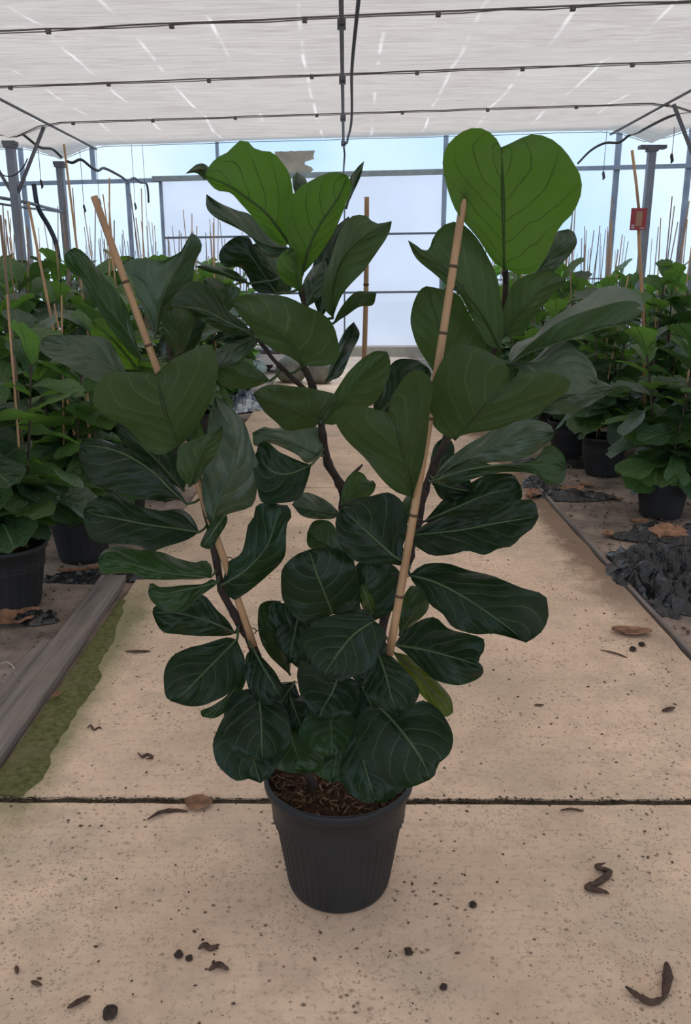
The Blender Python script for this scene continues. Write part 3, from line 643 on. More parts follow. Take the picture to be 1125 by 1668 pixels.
leaf((368,836),(330,892),[(350,862)],[(345,850),(333,870),(326,887)],[(370,850),(355,877),(343,894)],1.68,mat='mid',pet=False)
# --- middle
U((520,684),(412,642),[(490,672),(455,657)],[(532,668),(551,648),(535,638),(511,633),(475,628),(447,626),(425,631)],[(515,694),(496,699),(464,700),(447,686),(429,670)],1.80,mat='mid',gy=-.5)
U((524,690),(630,573),[(555,655),(592,612)],[(528,668),(545,640),(567,606),(589,585),(610,572)],[(548,691),(563,668),(590,664),(605,660),(621,642),(633,613),(636,588)],1.82,mat='mid',gy=-.4)
leaf((612,682),(698,600),[(640,650),(668,618)],[(608,660),(622,630),(632,600),(650,585),(678,586)],[(640,675),(665,652),(690,632),(702,612)],1.90,mat='dark',pet=False,gy=.5)
U((671,810),(633,672),[(660,752),(647,702)],[(646,802),(624,784),(600,752),(571,724),(553,702),(544,681),(550,665),(585,661),(610,666),(625,670)],[(681,780),(692,738),(699,677),(704,628),(696,610),(681,601),(660,613),(639,642),(632,661)],1.64,mat='mid',gy=-.4,a=0,f=(.02,-.02))
leaf((522,742),(411,705),[(490,728),(450,712)],[(526,720),(520,697),(470,695),(445,698),(430,695)],[(500,755),(482,740),(440,722),(415,727)],1.86,mat='grey',gy=.6)
leaf((507,757),(418,735),[(470,772),(440,765)],[(485,750),(454,735),(436,720),(422,722)],[(500,785),(488,812),(454,820),(425,818),(418,790),(411,755)],1.78,mat='dark',gy=.3,f=(.0,-.05))
leaf((556,838),(475,822),[(515,832)],[(535,818),(505,803),(488,806)],[(535,846),(495,842)],1.88,mat='grey',gy=.6,pet=False)
U((557,823),(612,790),[(582,800)],[(556,800),(565,780),(580,768),(592,772),(600,783),(608,782)],[(575,816),(595,812),(608,802)],1.85,mat='mid')
leaf((667,925),(556,828),[(640,905),(612,880),(585,855)],[(650,921),(630,919),(596,919),(571,908),(553,887),(546,862),(548,840)],[(666,905),(655,894),(663,869),(663,841),(653,816),(635,803),(610,806),(575,813)],1.66,mat='dark',gy=.5,f=(-.01,.03))
leaf((565,905),(500,868),[(530,885)],[(550,868),(535,848),(510,850)],[(540,898),(510,895),(500,885)],1.84,mat='mid',pet=False)
leaf((542,1000),(503,895),[(530,970),(515,932)],[(510,1015),(487,1010),(468,990),(456,962),(460,927),(480,905)],[(560,1002),(583,990),(587,970),(584,935),(571,909),(549,893),(525,892)],1.68,mat='dark',gy=.35,pet=False)
leaf((600,1015),(600,912),[(595,965)],[(588,985),(575,940),(582,918)],[(640,995),(655,955),(645,925),(620,912)],1.72,mat='dark',gy=.4,pet=False)
leaf((606,1000),(590,950),[(597,975)],[(592,985),(585,960)],[(610,985),(602,960)],1.70,mat='yellow',pet=False)
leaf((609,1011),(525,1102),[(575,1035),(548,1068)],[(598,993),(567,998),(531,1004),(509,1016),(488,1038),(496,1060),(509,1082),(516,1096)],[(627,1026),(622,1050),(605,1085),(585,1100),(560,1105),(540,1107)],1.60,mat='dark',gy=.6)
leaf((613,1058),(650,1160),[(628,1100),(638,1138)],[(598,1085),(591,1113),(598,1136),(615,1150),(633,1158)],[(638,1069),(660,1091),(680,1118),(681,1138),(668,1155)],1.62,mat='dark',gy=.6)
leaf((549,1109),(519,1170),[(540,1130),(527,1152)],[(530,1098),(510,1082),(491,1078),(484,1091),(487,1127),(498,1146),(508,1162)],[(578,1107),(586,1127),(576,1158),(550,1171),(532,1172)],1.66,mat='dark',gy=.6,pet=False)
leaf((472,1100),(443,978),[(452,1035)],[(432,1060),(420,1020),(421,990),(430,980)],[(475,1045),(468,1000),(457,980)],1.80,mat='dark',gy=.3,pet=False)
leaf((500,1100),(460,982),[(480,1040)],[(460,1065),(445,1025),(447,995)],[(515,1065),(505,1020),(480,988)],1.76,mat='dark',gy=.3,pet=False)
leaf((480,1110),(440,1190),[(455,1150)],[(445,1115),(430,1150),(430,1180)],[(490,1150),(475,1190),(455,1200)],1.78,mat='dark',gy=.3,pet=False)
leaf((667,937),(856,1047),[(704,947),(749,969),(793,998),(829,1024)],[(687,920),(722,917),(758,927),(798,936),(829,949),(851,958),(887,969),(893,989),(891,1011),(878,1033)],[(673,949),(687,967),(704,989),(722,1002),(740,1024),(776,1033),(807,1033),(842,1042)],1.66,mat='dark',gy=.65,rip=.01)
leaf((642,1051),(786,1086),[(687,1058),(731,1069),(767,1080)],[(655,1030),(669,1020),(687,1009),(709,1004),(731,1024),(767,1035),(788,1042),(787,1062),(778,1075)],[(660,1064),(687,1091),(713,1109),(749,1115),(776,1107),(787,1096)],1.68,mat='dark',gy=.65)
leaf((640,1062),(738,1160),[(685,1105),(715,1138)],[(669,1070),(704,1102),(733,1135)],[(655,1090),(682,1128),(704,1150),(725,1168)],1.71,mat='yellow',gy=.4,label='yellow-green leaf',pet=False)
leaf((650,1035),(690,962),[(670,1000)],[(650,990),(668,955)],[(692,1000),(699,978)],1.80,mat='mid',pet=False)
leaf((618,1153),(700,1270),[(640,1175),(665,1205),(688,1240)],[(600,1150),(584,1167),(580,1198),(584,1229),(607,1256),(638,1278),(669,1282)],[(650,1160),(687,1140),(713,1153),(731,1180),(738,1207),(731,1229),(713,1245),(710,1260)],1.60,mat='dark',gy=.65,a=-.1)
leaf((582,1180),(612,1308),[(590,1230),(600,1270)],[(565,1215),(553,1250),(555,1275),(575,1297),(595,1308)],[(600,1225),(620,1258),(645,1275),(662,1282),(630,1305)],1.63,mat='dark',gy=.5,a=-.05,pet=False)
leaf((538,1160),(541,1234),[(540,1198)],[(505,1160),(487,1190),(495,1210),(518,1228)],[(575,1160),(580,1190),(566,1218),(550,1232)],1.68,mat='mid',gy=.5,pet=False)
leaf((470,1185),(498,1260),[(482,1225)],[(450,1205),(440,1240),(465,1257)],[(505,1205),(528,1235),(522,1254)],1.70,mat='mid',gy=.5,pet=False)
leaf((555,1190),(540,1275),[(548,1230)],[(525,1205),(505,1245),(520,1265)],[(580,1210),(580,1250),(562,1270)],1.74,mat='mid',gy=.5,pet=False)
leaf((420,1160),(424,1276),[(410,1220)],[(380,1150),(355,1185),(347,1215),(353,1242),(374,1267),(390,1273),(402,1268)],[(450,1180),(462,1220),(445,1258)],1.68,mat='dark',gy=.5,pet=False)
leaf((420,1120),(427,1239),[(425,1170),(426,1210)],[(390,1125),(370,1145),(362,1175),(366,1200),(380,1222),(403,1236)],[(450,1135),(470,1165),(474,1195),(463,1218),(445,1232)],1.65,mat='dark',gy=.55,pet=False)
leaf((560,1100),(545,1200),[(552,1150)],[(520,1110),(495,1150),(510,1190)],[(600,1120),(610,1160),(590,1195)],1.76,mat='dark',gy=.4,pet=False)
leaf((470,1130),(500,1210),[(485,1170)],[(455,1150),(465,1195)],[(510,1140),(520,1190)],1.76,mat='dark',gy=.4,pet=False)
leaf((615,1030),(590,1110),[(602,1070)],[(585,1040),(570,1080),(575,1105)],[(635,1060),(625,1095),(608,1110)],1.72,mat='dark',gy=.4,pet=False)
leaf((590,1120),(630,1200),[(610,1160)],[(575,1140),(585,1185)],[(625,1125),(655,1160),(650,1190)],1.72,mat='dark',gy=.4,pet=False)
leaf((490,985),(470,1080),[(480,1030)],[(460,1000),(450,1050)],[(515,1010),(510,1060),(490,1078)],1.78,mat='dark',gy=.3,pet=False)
# --- right stem
U((821,437),(816,240),[(820,380),(818,310),(817,270)],[(804,428),(782,394),(752,357),(737,331),(726,297),(721,267),(728,237),(748,217),(767,208),(789,210),(804,221),(814,234)],[(842,446),(871,443),(894,409),(909,372),(931,349),(944,323),(946,286),(935,263),(916,241),(894,224),(868,218),(845,226),(826,236)],1.76,gy=-.3,a=0,f=(-.02,.02),label='large bright heart-shaped top leaf')
leaf((865,460),(925,373),[(895,420)],[(878,430),(893,405),(903,380)],[(890,452),(918,427),(938,400),(936,380)],1.86,mat='grey',gy=.3,pet=False)
U((815,568),(664,391),[(790,520),(757,474),(722,436),(692,412)],[(822,530),(816,495),(808,446),(789,409),(763,372),(745,361),(722,368),(705,387),(698,413),(682,402)],[(795,562),(771,521),(752,484),(733,469),(707,446),(677,420)],1.80,mat='mid',gy=-.2,f=(.04,.0))
U((712,615),(694,466),[(722,560),(706,505)],[(697,592),(677,558),(668,520),(677,484),(685,471)],[(745,605),(785,580),(789,555),(765,513),(745,480),(715,470)],1.84,mat='mid',gy=-.2,f=(.02,.03))
U((820,548),(920,455),[(850,505),(885,470)],[(816,520),(827,480),(845,455),(879,443),(905,445)],[(850,545),(871,514),(901,478),(918,464)],1.83,mat='mid',gy=-.3)
leaf((830,592),(1048,508),[(864,573),(920,555),(976,536),(1020,527)],[(828,578),(841,558),(871,547),(886,528),(916,506),(950,487),(976,469),(998,466),(1028,472),(1045,485)],[(848,574),(880,546),(916,520),(950,507),(1013,491),(1040,493)],1.80,mat='fold',gy=.9,f=(.05,-.06),rip=.012)
leaf((830,590),(972,625),[(880,592),(925,598)],[(865,588),(893,562),(914,554),(935,564),(958,585),(971,605)],[(870,622),(910,640),(950,640)],1.84,mat='grey',gy=.35,f=(.03,-.04))
leaf((868,668),(1000,632),[(930,642)],[(898,632),(940,610),(978,620)],[(905,675),(940,670),(978,650)],1.86,mat='grey',gy=.6,pet=False)
U((740,716),(829,619),[(762,694),(788,665),(811,640)],[(725,711),(705,694),(700,677),(700,645),(708,617),(720,586),(734,566),(754,560),(779,566),(802,577),(822,591),(830,605)],[(759,707),(811,699),(839,687),(868,679),(896,656),(915,644),(927,628),(919,616),(896,608),(868,606),(845,611)],1.66,mat='mid',gy=-.4)
leaf((708,780),(902,704),[(755,748),(811,727),(860,712)],[(722,755),(754,729),(782,712),(811,695),(839,684),(860,682),(893,690)],[(735,764),(777,760),(799,753),(822,752),(856,745),(884,728),(899,716)],1.73,mat='grey',gy=.7,rip=.012)
leaf((706,784),(922,762),[(760,766),(820,757),(880,757)],[(728,765),(768,748),(800,757),(840,755),(876,746),(888,725),(903,727),(919,742)],[(735,790),(777,778),(811,770),(850,769),(882,777),(890,790),(913,788),(921,774)],1.70,mat='mid',gy=.6,rip=.012)
leaf((690,850),(848,792),[(740,828),(795,805)],[(717,819),(740,802),(768,785),(791,773),(816,770),(836,773)],[(720,855),(750,852),(790,840),(830,832),(850,812)],1.74,mat='dark',gy=.6,pet=False)
leaf((668,872),(877,842),[(715,868),(760,862),(810,852)],[(680,862),(700,850),(740,838),(785,838),(810,822),(850,814),(870,816)],[(672,887),(690,899),(705,905),(734,903),(760,898),(788,905),(811,893),(833,890),(850,873),(867,860)],1.68,mat='dark',gy=.75,f=(.0,-.02))
leaf((705,790),(722,712),[(718,750)],[(700,765),(706,728)],[(730,770),(740,735),(735,718)],1.86,mat='dark',pet=False)
leaf((703,785),(772,802),[(738,795)],[(730,778),(762,780)],[(718,812),(752,815)],1.78,mat='dark',gy=.5,pet=False)
leaf((655,850),(690,800),[(672,825)],[(650,830),(665,805)],[(680,845),(692,820)],1.8,mat='mid',pet=False)

# stakes of the main plant
def stake(a, b, r, parent, off, mat='bamboo', nodes=True, n=10, base=None):
    p, q = (a - off, b - off); k = 18; pts = []; rad = []
    d = q-p
    for i in range(k+1):
        t = i/k; pts.append(p + d*t + Vector((.004*math.sin(t*3.1), 0, 0))); rad.append(r*(1 - .15*t))
    mb = MB(); mb.tube(pts, rad, n); o = mb.build('stake', M[mat], parent, True)
    if nodes:
        mb = MB(); L = d.length; nn = max(1, int(L/.16))
        for i in range(1, nn):
            t = (i + .2*math.sin(i*5))/nn; c = p + d*t + Vector((.004*math.sin(t*3.1),0,0)); u = d.normalized()*.003
            mb.tube([c-u, c, c+u], [r*(1-.15*t)*1.02, r*(1-.15*t)*1.2, r*(1-.15*t)*1.02], n)
        mb.build('stake_node', M['node'], o, True)
    return o
stake(at(413,1052,1.745), at(153,320,1.775), .0085, root, ROOT)
stake(at(634,1066,1.625), at(760,288,1.70), .0092, root, ROOT)
stake(at(588,690,2.02), at(597,321,2.02), .0065, root, ROOT)
# ties
for (px, py, Y, w_) in ((363,912,1.758,.022),(402,1028,1.758,.022),(676,850,1.69,.018),(652,935,1.66,.02),(735,470,1.69,.012)):
    c = at(px, py, Y) - ROOT; mb = MB(); mb.tube([c + Vector((w_*math.cos(a), .012*math.sin(a), .003*math.sin(2*a))) for a in [k*math.pi/6 for k in range(13)]], .0013, 5)
    mb.tube([c + Vector((w_,0,0)), c + Vector((w_+.012, -.004, .006))], .0012, 4); mb.build('tie', M['cable'], root)

# ================= background plants =================
def gen_leaf(seed, mat, NU=9, NV=3):
    rs = random.Random(seed); prof = [(0,.03),(.12,.30),(.3,.52),(.5,.60),(.68,.82),(.82,1.),(.93,.85),(1.,.25)]
    def wd(u):
        for (a, b), (c, d) in zip(prof[:-1], prof[1:]):
            if a <= u <= c:
                t = (u-a)/(c-a); t = t*t*(3-2*t)*.5 + t*.5; return b + (d-b)*t
        return .2
    cup, droop, tw = rs.uniform(.03,.13), rs.uniform(.1,.4), rs.uniform(-.2,.2); v = []; uv = []; f = []
    for i in range(NU+1):
        u = i/NU
        for j in range(-NV, NV+1):
            s = j/NV; x = u*1.0 + (.06*abs(s) if i == NU else 0); y = s*.40*wd(u)
            z = -droop*u*u + cup*abs(s)**1.4*math.sin(math.pi*min(1,u+.05)) + .03*math.sin(u*13+seed+j)*abs(s) + tw*y
            v.append((x, y, z)); uv.append((u, .5+s/2))
    W = 2*NV+1
    for i in range(NU):
        for j in range(W-1): f.append((i*W+j, (i+1)*W+j, (i+1)*W+j+1, i*W+j+1))
    me_o = mesh_obj('leaf_source', v, f, mat, None, True, uv); me = me_o.data; bpy.data.objects.remove(me_o); return me
LM = [gen_leaf(k, M['farleaf'] if k % 2 else M['fardark']) for k in range(8)]
LMb = [gen_leaf(20+k, M['farleaf']) for k in range(3)]
v, f = lathe([p for i, p in enumerate(PROF)], 96, 1, .03, .206, .0016); _o = mesh_obj('pot', v, f, M['pot'], None, True); POTM = _o.data; bpy.data.objects.remove(_o)
v, f = disc(.173, .283, 6, 24, .008, 5); _o = mesh_obj('soil', v, f, M['soil'], None, True); SOILM = _o.data; bpy.data.objects.remove(_o)
def add(name, me, parent, mw=None):
    o = bpy.data.objects.new(name, me); C.objects.link(o); o.parent = parent
    if mw: o.matrix_basis = mw
    return o
def bplant(x, y, h, label, nleaf=40, group=None, seed=0, stakes=3, st_h=2.1, spread=1., lmin=.32):
    rs = random.Random(seed*31+5); r = empty('fiddle_leaf_fig', (x, y, -.012)); tag(r, label, 'potted plant', group)
    add('pot', POTM, r); add('soil', SOILM, r)
    stems = []
    for k in range(3):
        a = k*2.09 + rs.uniform(0,1.5); e = rs.uniform(.08,.2)*spread; hh = h*rs.uniform(.78,.95)
        pts = [Vector((.04*math.cos(a), .04*math.sin(a), .27)), Vector((e*.6*math.cos(a), e*.6*math.sin(a), hh*.55)), Vector((e*math.cos(a+.3), e*math.sin(a+.3), hh))]
        pts = cr(pts, 5); mb = MB(); mb.tube(pts, [.011-.0006*i for i in range(len(pts))], 6); mb.build('stem', M['fstem'], r, True); stems.append(pts)
    per = nleaf//3
    for k, pts in enumerate(stems):
        for i in range(per):
            t = (i+.5)/per; q = pts[0].lerp(pts[-1], 0)
            idx = t*(len(pts)-1); i0 = int(idx); q = pts[i0].lerp(pts[min(i0+1, len(pts)-1)], idx-i0)
            if q.z < lmin: q = Vector((q.x, q.y, lmin + .14*rs.random()))
            az = i*2.4 + k*1.3 + rs.uniform(-.4,.4); el = R(-16 + 62*t**1.6 + rs.uniform(-22,22)); ln = rs.uniform(.23,.35)*(1.08-.25*t)*(.9+.1*h/1.5)
            if t > .86: el = R(rs.uniform(45,78)); ln *= .9
            Mx = Matrix.Translation(q) @ Matrix.Rotation(az, 4, 'Z') @ Matrix.Rotation(-el, 4, 'Y') @ Matrix.Rotation(rs.uniform(-.5,.5), 4, 'X') @ Matrix.Diagonal((ln, ln*rs.uniform(.95,1.3), ln, 1))
            add('leaf', (LMb if t > .8 and rs.random() < .6 else LM)[rs.randrange(3)] if t > .8 else LM[rs.randrange(8)], r, Mx)
    for k in range(stakes):
        a = k*2.09 + rs.uniform(0,2); b0 = Vector((.09*math.cos(a), .09*math.sin(a), .25)); top = st_h*rs.uniform(.86,1.05)
        b1 = Vector((b0.x + rs.uniform(-.16,.16), b0.y + rs.uniform(-.1,.1), top))
        mb = MB(); mb.tube([b0, b0.lerp(b1,.5), b1], [.0065,.006,.0045], 6); mb.build('stake', M['bamboo'] if rs.random() < .45 else M['cane'], r, True)
    return r
sd = 0
near = {
 ('L',0): (-1.60, 3.72, 1.26, 'nearest potted fiddle leaf fig at the left edge of the photo'),
 ('L',1): (-1.47, 4.42, 1.38, 'second potted fig along the left path edge, pot half behind the big plant leaves'),
 ('R',0): (2.09, 5.30, 1.25, 'nearest potted fig on the right, behind the crumpled black plastic'),
 ('R',1): (2.06, 6.50, 1.40, 'potted fig on the right whose round black pot stands fully in view'),
 ('R',2): (1.98, 7.28, 1.45, 'potted fig on the right with its pot partly behind the big plant leaf'),
}
GL, GR = 'potted figs massed on the left of the path', 'potted figs massed on the right of the path'
for (s, i), (x, y, h, lab) in near.items():
    sd += 1; bplant(x, y, h, lab, 75, None, sd, 1 if s == 'R' and i == 0 else 2, h*1.12, 1.5 if (s, i) == ('R', 0) else 1.1, .30 if (s, i) == ('R', 0) else .50)
ORD = ['third','fourth','fifth','sixth','seventh','eighth','ninth','tenth','eleventh','twelfth','thirteenth','fourteenth','fifteenth','sixteenth','seventeenth']
ROW = ['', 'second', 'third', 'fourth']
POSTS = [P(-XG,12.85,0), P(XG,12.85,0), P(-XG,10.95,0), P(XG,10.95,0)]
def place_bg(col, k, side, x, y, h, n, grp, sd, st, sh):
    if side == 'left' and col == 0 and y > 13.2: return
    if any(abs(x-p.x) < .5 and abs(y-p.y) < .4 for p in POSTS): return
    if col == 0:
        lab = ORD[k + (1 if side == 'right' else 0)] + ' potted fig from the front in the row along the path, ' + side + ' side'
    else: lab = 'leafy potted fig in the ' + ROW[col] + ' row back from the path, ' + side + ' side'
    g = grp if col == 0 else grp + ', ' + ROW[col] + ' row'
    bplant(x, y, h, lab, n, g, sd, st, sh)
for col, (x, y0) in enumerate(((-1.55,5.2),(-2.4,5.0),(-3.25,6.9),(-4.1,8.6))):
    y = y0; k_ = 0
    while y < 15.8:
        sd += 1; n = 66 if y < 7.5 else (54 if y < 11 else 39)
        place_bg(col, k_, 'left', x + .12*math.sin(sd*2.3), y + .1*math.sin(sd*1.7), 1.52 + .16*math.sin(sd*3.1) + .012*y, n, GL, sd, 3 if y > 6.2 else 2, 2.15); k_ += 1
        y += .82
for col, (x, y0) in enumerate(((2.0,8.1),(2.85,5.6),(3.7,7.4),(4.5,9.2))):
    y = y0; k_ = 0
    while y < 15.6:
        sd += 1; n = 66 if y < 7.5 else (54 if y < 11 else 39)
        place_bg(col, k_, 'right', x + .12*math.sin(sd*2.3), y + .1*math.sin(sd*1.7), 1.50 + .16*math.sin(sd*3.1) + .012*y, n, GR, sd, 3, 2.2); k_ += 1
        y += .82
# loose tall canes leaning among the left rows
for i, (a, b, lab) in enumerate([((46,330,5.6),(80,500,5.6),'thick tan cane standing among the left rows, nearest of the leaning pair'),
        ((104,235,7.2),(135,480,7.2),'tallest tan cane rising beside the left steel post'),
        ((141,630,4.4),(147,760,4.4),'short cane upright behind the big left leaf'),
        ((0,350,5.2),(12,470,5.2),'thin brown cane at the very left edge')]):
    t3 = at(*a); g = at(*b); d = (g-t3).normalized(); bt = t3 + d*((t3.z-.02)/-d.z); bt.z = .0
    o = empty('cane_tmp', bt); bpy.data.objects.remove(o)
    mb = MB(); mb.tube([Vector((0,0,0)), (t3-bt)*.5, t3-bt], .009, 7); o = mb.build('bamboo_cane', M['bamboo'] if i != 3 else M['cane'], None, True); o.location = bt; tag(o, lab, 'cane')

# ================= ground clutter =================
def crumple(name, c, rx, ry, h, label, cat, mat='plastic', seed=0, n=44, rz=0):
    v = []; f = []
    for j in range(n+1):
        for i in range(n+1):
            a, b = i/n*2-1, j/n*2-1
            # square-to-disc map gives an irregular round sheet
            x, y = a*math.sqrt(1-b*b/2), b*math.sqrt(1-a*a/2); r = math.hypot(x, y); ang = math.atan2(y, x)
            k = 1 + .38*noise.noise(Vector((math.cos(ang)*1.9, math.sin(ang)*1.9, seed)))
            p = Vector((x*rx*k, y*ry*k, 0)); q = p*(3.2/max(rx, .2)*.5)
            wx, wy = .5*noise.noise(Vector((q.x*1.3, q.y*1.3, seed+20))), .5*noise.noise(Vector((q.x*1.3, q.y*1.3, seed+30))); rd = 1 - abs(noise.noise(Vector(((q.x+wx)*.9, (q.y+wy)*.65, seed)))*2.4); rd2 = 1 - abs(noise.noise(Vector(((q.x+wy*2)*2.0, (q.y+wx*2)*1.4, seed+3)))*2.4)
            z = h*max(0, 1-r**2.4)*(.15 + .60*rd + .42*rd2) + .14*h*rd2
            p.x += .05*rx*noise.noise(Vector((q.x*5, q.y*5, seed+8))); p.y += .08*ry*noise.noise(Vector((q.x*5, q.y*5, seed+11)))
            if i in (0, n) or j in (0, n): z = 0
            v.append((p.x, p.y, max(0, z)))
    W = n+1
    for j in range(n):
        for i in range(n): f.append((j*W+i, j*W+i+1, (j+1)*W+i+1, (j+1)*W+i))
    o = mesh_obj(name, v, f, M[mat], None, True); o.location = c; o.rotation_euler = (0, 0, rz); tag(o, label, cat); return o
crumple('plastic_sheet', (1.72, 4.02, -.005), .33, .46, .15, 'large heap of crumpled black plastic on the right of the path', 'plastic', seed=2, n=60)
crumple('plastic_sheet', (1.95, 4.75, -.005), .30, .20, .09, 'crumpled black plastic behind the large heap, below the nearest right pot', 'plastic', seed=6)
crumple('plastic_sheet', (1.62, 5.75, -.005), .30, .13, .05, 'flat ruffled black plastic strip in front of the right-hand pots', 'plastic', seed=11, rz=-.2)
crumple('plastic_sheet', (1.48, 6.1, -.005), .14, .16, .07, 'small bunched black plastic at the right path edge', 'plastic', seed=17)
crumple('plastic_sheet', (1.85, 6.9, -.005), .45, .2, .04, 'rumpled black plastic between two right-hand pots', 'plastic', seed=19)
crumple('plastic_sheet', (-1.28, 4.08, -.01), .32, .07, .045, 'black plastic strip lying across the fabric in front of the second left pot', 'plastic', seed=23)
crumple('plastic_sheet', (-1.43, 3.55, -.01), .10, .08, .035, 'small black plastic scrap beside the nearest left pot', 'plastic', seed=29, n=24)
crumple('plastic_sheet', (-1.45, 2.55, -.01), .14, .12, .015, 'flat dark plastic scrap by the left board', 'plastic', seed=31, n=24)
crumple('blue_white_wrapping', (-1.22, 10.1, 0), .27, .5, .16, 'blue and white crumpled wrapping far down the path', 'wrapping', 'sheet', 37)
for i, (px, py, w_, h_, lab) in enumerate(((475,622,.24,.42,'rounded grey sack far down the path behind the stem'),(523,624,.20,.40,'second grey sack, right of the rounded one, far down the path'))):
    c = gnd(px, py); bm = bmesh.new(); bmesh.ops.create_icosphere(bm, subdivisions=3, radius=1)
    for vv in bm.verts:
        k = 1 + .12*noise.noise(vv.co*2 + Vector((i*4,0,0))); z = (vv.co.z+.86)/1.86; vv.co = Vector((vv.co.x*w_*k*(1.1-.25*z), vv.co.y*w_*k, max(0, z)*h_))
    me = bpy.data.meshes.new('sack'); bm.to_mesh(me); bm.free(); me.materials.append(M['sack']); me.polygons.foreach_set('use_smooth', [True]*len(me.polygons))
    o = bpy.data.objects.new('sack', me); C.objects.link(o); o.location = c; tag(o, lab, 'sack')
c = gnd(446, 603); r = empty('trolley', c); tag(r, 'low white trolley with a grey post near the back wall', 'trolley')
mb = MB(); mb.box((-.2,-.3,.12), (.45,.3,.30)); mb.build('body', M['white'], r)
mb = MB(); mb.box((-.23,-.33,.32), (.48,.33,.37)); mb.build('deck', M['dsteel'], r)
mb = MB(); mb.beam((-.18,.0,.0), (-.18,.0,.75), .05, .05, (0,1,0)); mb.build('post', M['steel'], r)
for x in (-.1, .35):
    mb = MB(); mb.tube([(x,-.25,.07),(x,-.2,.07)], .07, 12); mb.tube([(x,.2,.07),(x,.25,.07)], .07, 12); mb.build('wheel', M['cable'], r)

def dry_leaf(px, py, ln, rz, label, z=0, seed=0, wd=.55):
    c = gnd(px, py); v = []; f = []; NU, NV = 12, 4
    for i in range(NU+1):
        u = i/NU; w_ = math.sin(math.pi*min(1, u*.96+.02))**.7*wd
        for j in range(-NV, NV+1):
            s = j/NV; v.append(((u-.5)*ln, s*w_*ln*.5*(1+.45*noise.noise(Vector((u*7, s*2, seed)))), .004 + ln*.07*(abs(s)**1.5) + ln*.12*max(0, noise.noise(Vector((u*3, s*3, seed)))) + ln*.05*(2*u-1)**2))
    W = 2*NV+1
    for i in range(NU):
        for j in range(W-1): f.append((i*W+j, (i+1)*W+j, (i+1)*W+j+1, i*W+j+1))
    o = mesh_obj('dry_leaf', v, f, M['dryleaf'], None, True); o.location = (c.x, c.y, z); o.rotation_euler = (0, 0, rz); tag(o, label, 'leaf'); return o
dry_leaf(323, 1311, .085, -.2, 'orange dry leaf lying on the slab joint left of the pot', seed=1, wd=.9)
dry_leaf(1028, 1032, .17, -.15, 'large curled tan dry leaf near the right path edge', seed=2)
dry_leaf(22, 1008, .24, .6, 'big tan dry leaf beside the nearest left pot', z=-.008, seed=3, wd=.8)
dry_leaf(1082, 905, .26, .9, 'tan dry leaf caught on the crumpled black plastic', z=.12, seed=4, wd=.8)
dry_leaf(55, 1128, .06, .9, 'small orange dry leaf on the board at left', z=.0, seed=5)
dry_leaf(92, 1140, .05, 1.2, 'pale tan leaf scrap on the edge of the left board', z=.015, seed=6)
dry_leaf(930, 800, .22, .3, 'tan leaf litter against the right path edge plastic', z=0, seed=7)
dry_leaf(118, 936, .15, .1, 'pinkish dry leaf on the black plastic strip at left', z=.01, seed=8, wd=.4)
dry_leaf(1120, 700, .2, .2, 'dry leaf under the right-hand plants', seed=9)
dry_leaf(868, 808, .22, 1.2, 'rusty dry leaf at the corner of the right path edge', seed=10, wd=.5)
def twig(pts, r, label, name='twig', mat='twig', flat=.6):
    w3 = [gnd(*p) for p in pts]; c = w3[0].copy(); P3 = cr([p - c + Vector((0,0,r*1.05 + .003*math.sin(i*2.))) for i, p in enumerate(w3)], 5); n = len(P3)
    mb = MB(); mb.tube(P3, [max(.0008, r*(math.sin(math.pi*(i+.6)/(n+.2))**.6)*(1+.35*noise.noise(Vector((i*.7, r*999, 0))))) for i in range(n)], 7)
    o = mb.build(name, M[mat], None, True); o.location = c; tag(o, label, 'twig' if name != 'thread' else 'thread'); return o
twig([(240,1338),(262,1327),(285,1322),(306,1324)], .006, 'dark curved twig just below the slab joint at left')
twig([(985,1410),(970,1418),(992,1424),(975,1440),(955,1452),(980,1455),(992,1460)], .0085, 'Z-shaped strip of brown bark right of the pot')
twig([(1018,1612),(1040,1630),(1062,1636),(1085,1628)], .008, 'long curved bark strip in the lower right corner')
twig([(1084,1575),(1086,1600),(1080,1632)], .011, 'reddish bark piece standing up the frame in the lower right corner')
twig([(110,1646),(130,1636),(147,1625)], .006, 'straight dark twig in the lower left corner')
twig([(323,1550),(333,1545),(344,1548),(357,1542)], .007, 'dark bark chip below and left of the pot')
twig([(340,1585),(355,1577),(372,1582)], .007, 'hooked dark bark chip nearest below the other chip')
twig([(204,1063),(225,1064),(245,1062)], .006, 'brown leaf stalk on the concrete by the moss')
twig([(977,1060),(1000,1066),(1022,1072)], .004, 'thin straight twig near the right dry leaf')
twig([(27,1577),(29,1590)], .005, 'tiny dark twig at the lower left edge')
twig([(52,1602),(68,1609)], .005, 'small dark chip right of the tiny twig, lower left')
twig([(912,1322),(930,1321),(950,1322)], .004, 'thin dark twig just below the slab joint right of the pot')
twig([(1078,1161),(1098,1157)], .008, 'dark twig on the far slab at right')
twig([(142,1188),(148,1184),(153,1190),(161,1186),(166,1190)], .004, 'dark scrap on the concrete left, above the slab joint')
twig([(224,1228),(232,1236),(240,1230),(248,1236),(238,1240)], .005, 'curled brown scrap on the far slab, left')
twig([(870,1150),(905,1600),(905,1601)][:1] + [(885,1151)], .004, 'short thin chip on the far slab at right')
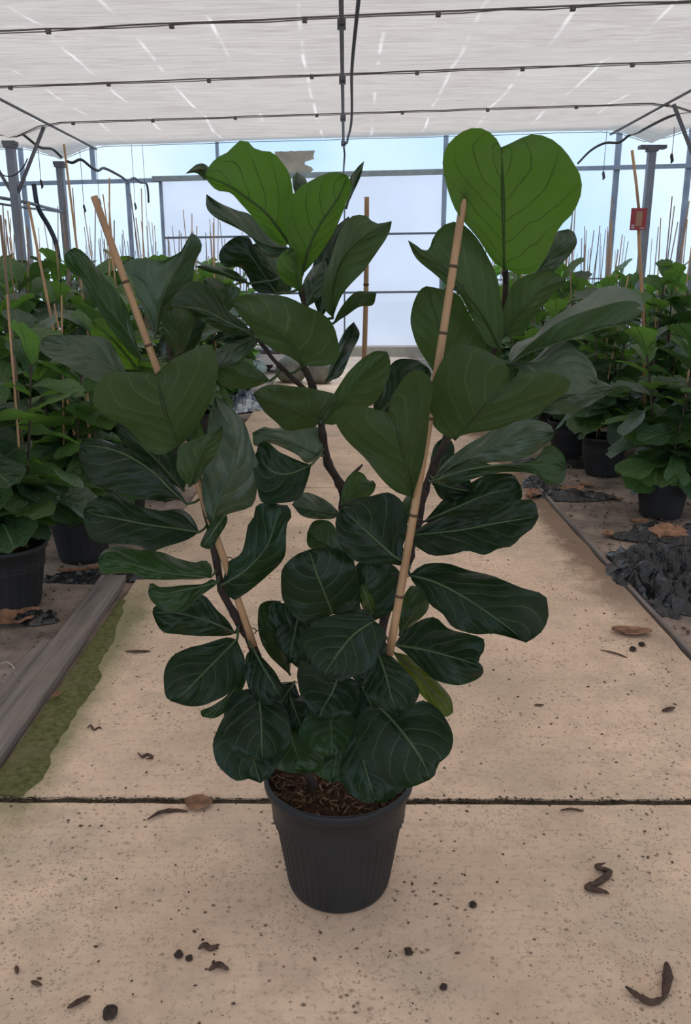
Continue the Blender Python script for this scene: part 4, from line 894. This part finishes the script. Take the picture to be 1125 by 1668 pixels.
for q, (px, py, ln, rz, lab) in enumerate([(955,790,.14,.4,'curled dry leaf between the right path edge and the round black pot'),(1000,812,.12,1.9,'small dry leaf lying left of the nearest right-hand pot'),(905,775,.13,2.4,'dry leaf at the foot of the farthest right-hand pot in view'),(1040,850,.13,.2,'dry leaf on the fabric above the crumpled plastic'),(160,925,.12,.5,'tan dry leaf at the foot of the second left pot'),(990,870,.12,1.,'faded dry leaf midway on the fabric right of the path')]):
    dry_leaf(px, py, ln, rz, lab, z=-.005, seed=40+q, wd=.6)
twig([(-5,1085),(12,1080),(24,1090),(26,1100)], .002, 'pale loose thread on the fabric at the left edge', 'thread', 'thread')
def clod(px, py, r, label, seed, nm='soil_clod'):
    c = gnd(px, py); bm = bmesh.new(); bmesh.ops.create_icosphere(bm, subdivisions=3, radius=r)
    for vv in bm.verts:
        vv.co *= 1 + .3*noise.noise(vv.co/r*1.3 + Vector((seed,0,0))); vv.co.z = vv.co.z*.75 + r*.62
    me = bpy.data.meshes.new(nm); bm.to_mesh(me); bm.free(); me.materials.append(M['clod']); o = bpy.data.objects.new(nm, me); C.objects.link(o); o.location = c; tag(o, label, 'soil clod')
clod(179, 1655, .0155, 'round brown soil clod at the bottom edge of the photo, left', 1)
clod(291, 1558, .010, 'dark soil crumb left of the bark chips', 2)
clod(665, 1553, .010, 'dark soil crumb below the pot, to the right', 3)
clod(1030, 1060, .014, 'dark clod under the tan dry leaf at right', 4)
clod(722, 1610, .008, 'small dark crumb at the bottom centre', 5)
clod(770, 1476, .009, 'small dark crumb right of the pot base', 6)
clod(1045, 1052, .013, 'second dark clod beside the tan dry leaf at right', 7)
clod(308, 1563, .008, 'smaller crumb right of the crumb by the bark chips', 8)
# loose crumbs too small to count
def crumb(mb, c, s):
    a0 = random.random()*6.28; i = len(mb.v); st = random.uniform(.8, 2.2)
    for k in range(5):
        a = k*1.2566; q = Vector((math.cos(a)*s*st*random.uniform(.7,1.2), math.sin(a)*s*random.uniform(.7,1.2), -s*.3)); q.rotate(Quaternion((0,0,1), a0)); mb.v.append(c+q)
    mb.v.append(c + Vector((random.uniform(-.4,.4)*s, random.uniform(-.4,.4)*s, s*.7)))
    mb.f += [(i+k, i+(k+1)%5, i+5) for k in range(5)]
mb = MB()
for k in range(2600):
    x = random.uniform(XL+.05, XR-.03); y = random.uniform(1.25, 5.5) if random.random() < .8 else random.uniform(5, 10)
    if noise.noise(Vector((x*2.2, y*2.2, 4))) + .35*random.random() < .12: continue
    s = random.choice((.0012, .0014, .0016, .002, .0026, .0034))*(1+.08*y); crumb(mb, Vector((x, y, s*.4 + .001)), s)
for k in range(2200):
    x = random.uniform(1.46, 2.6) if random.random() < .6 else -random.uniform(1.2, 2.2); y = random.uniform(2.6, 7.5); s = random.uniform(.003, .013)*random.choice((.5,.6,1))
    a = random.random()*3.1; crumb(mb, Vector((x, y, 0)), s)
tag(mb.build('soil_crumbs', plain('crumbs', (.10,.062,.042), .95, .6, 8)), 'scattered soil crumbs and leaf litter on the path and fabric', 'debris', kind='stuff')
mb = MB()
for k in range(700):
    x = random.uniform(XL, XR); s = random.uniform(.002, .006)*(1.4 if -.0 < x < .5 else 1); c = Vector((x, YJ - .006*x + random.gauss(.004, .008), .001)); a = random.random()*6.3
    crumb(mb, c, s*.7)
o = mb.build('joint_litter', plain('joint_litter', (.055,.042,.026), 1, .6, 8), fl); o['kind'] = 'stuff'
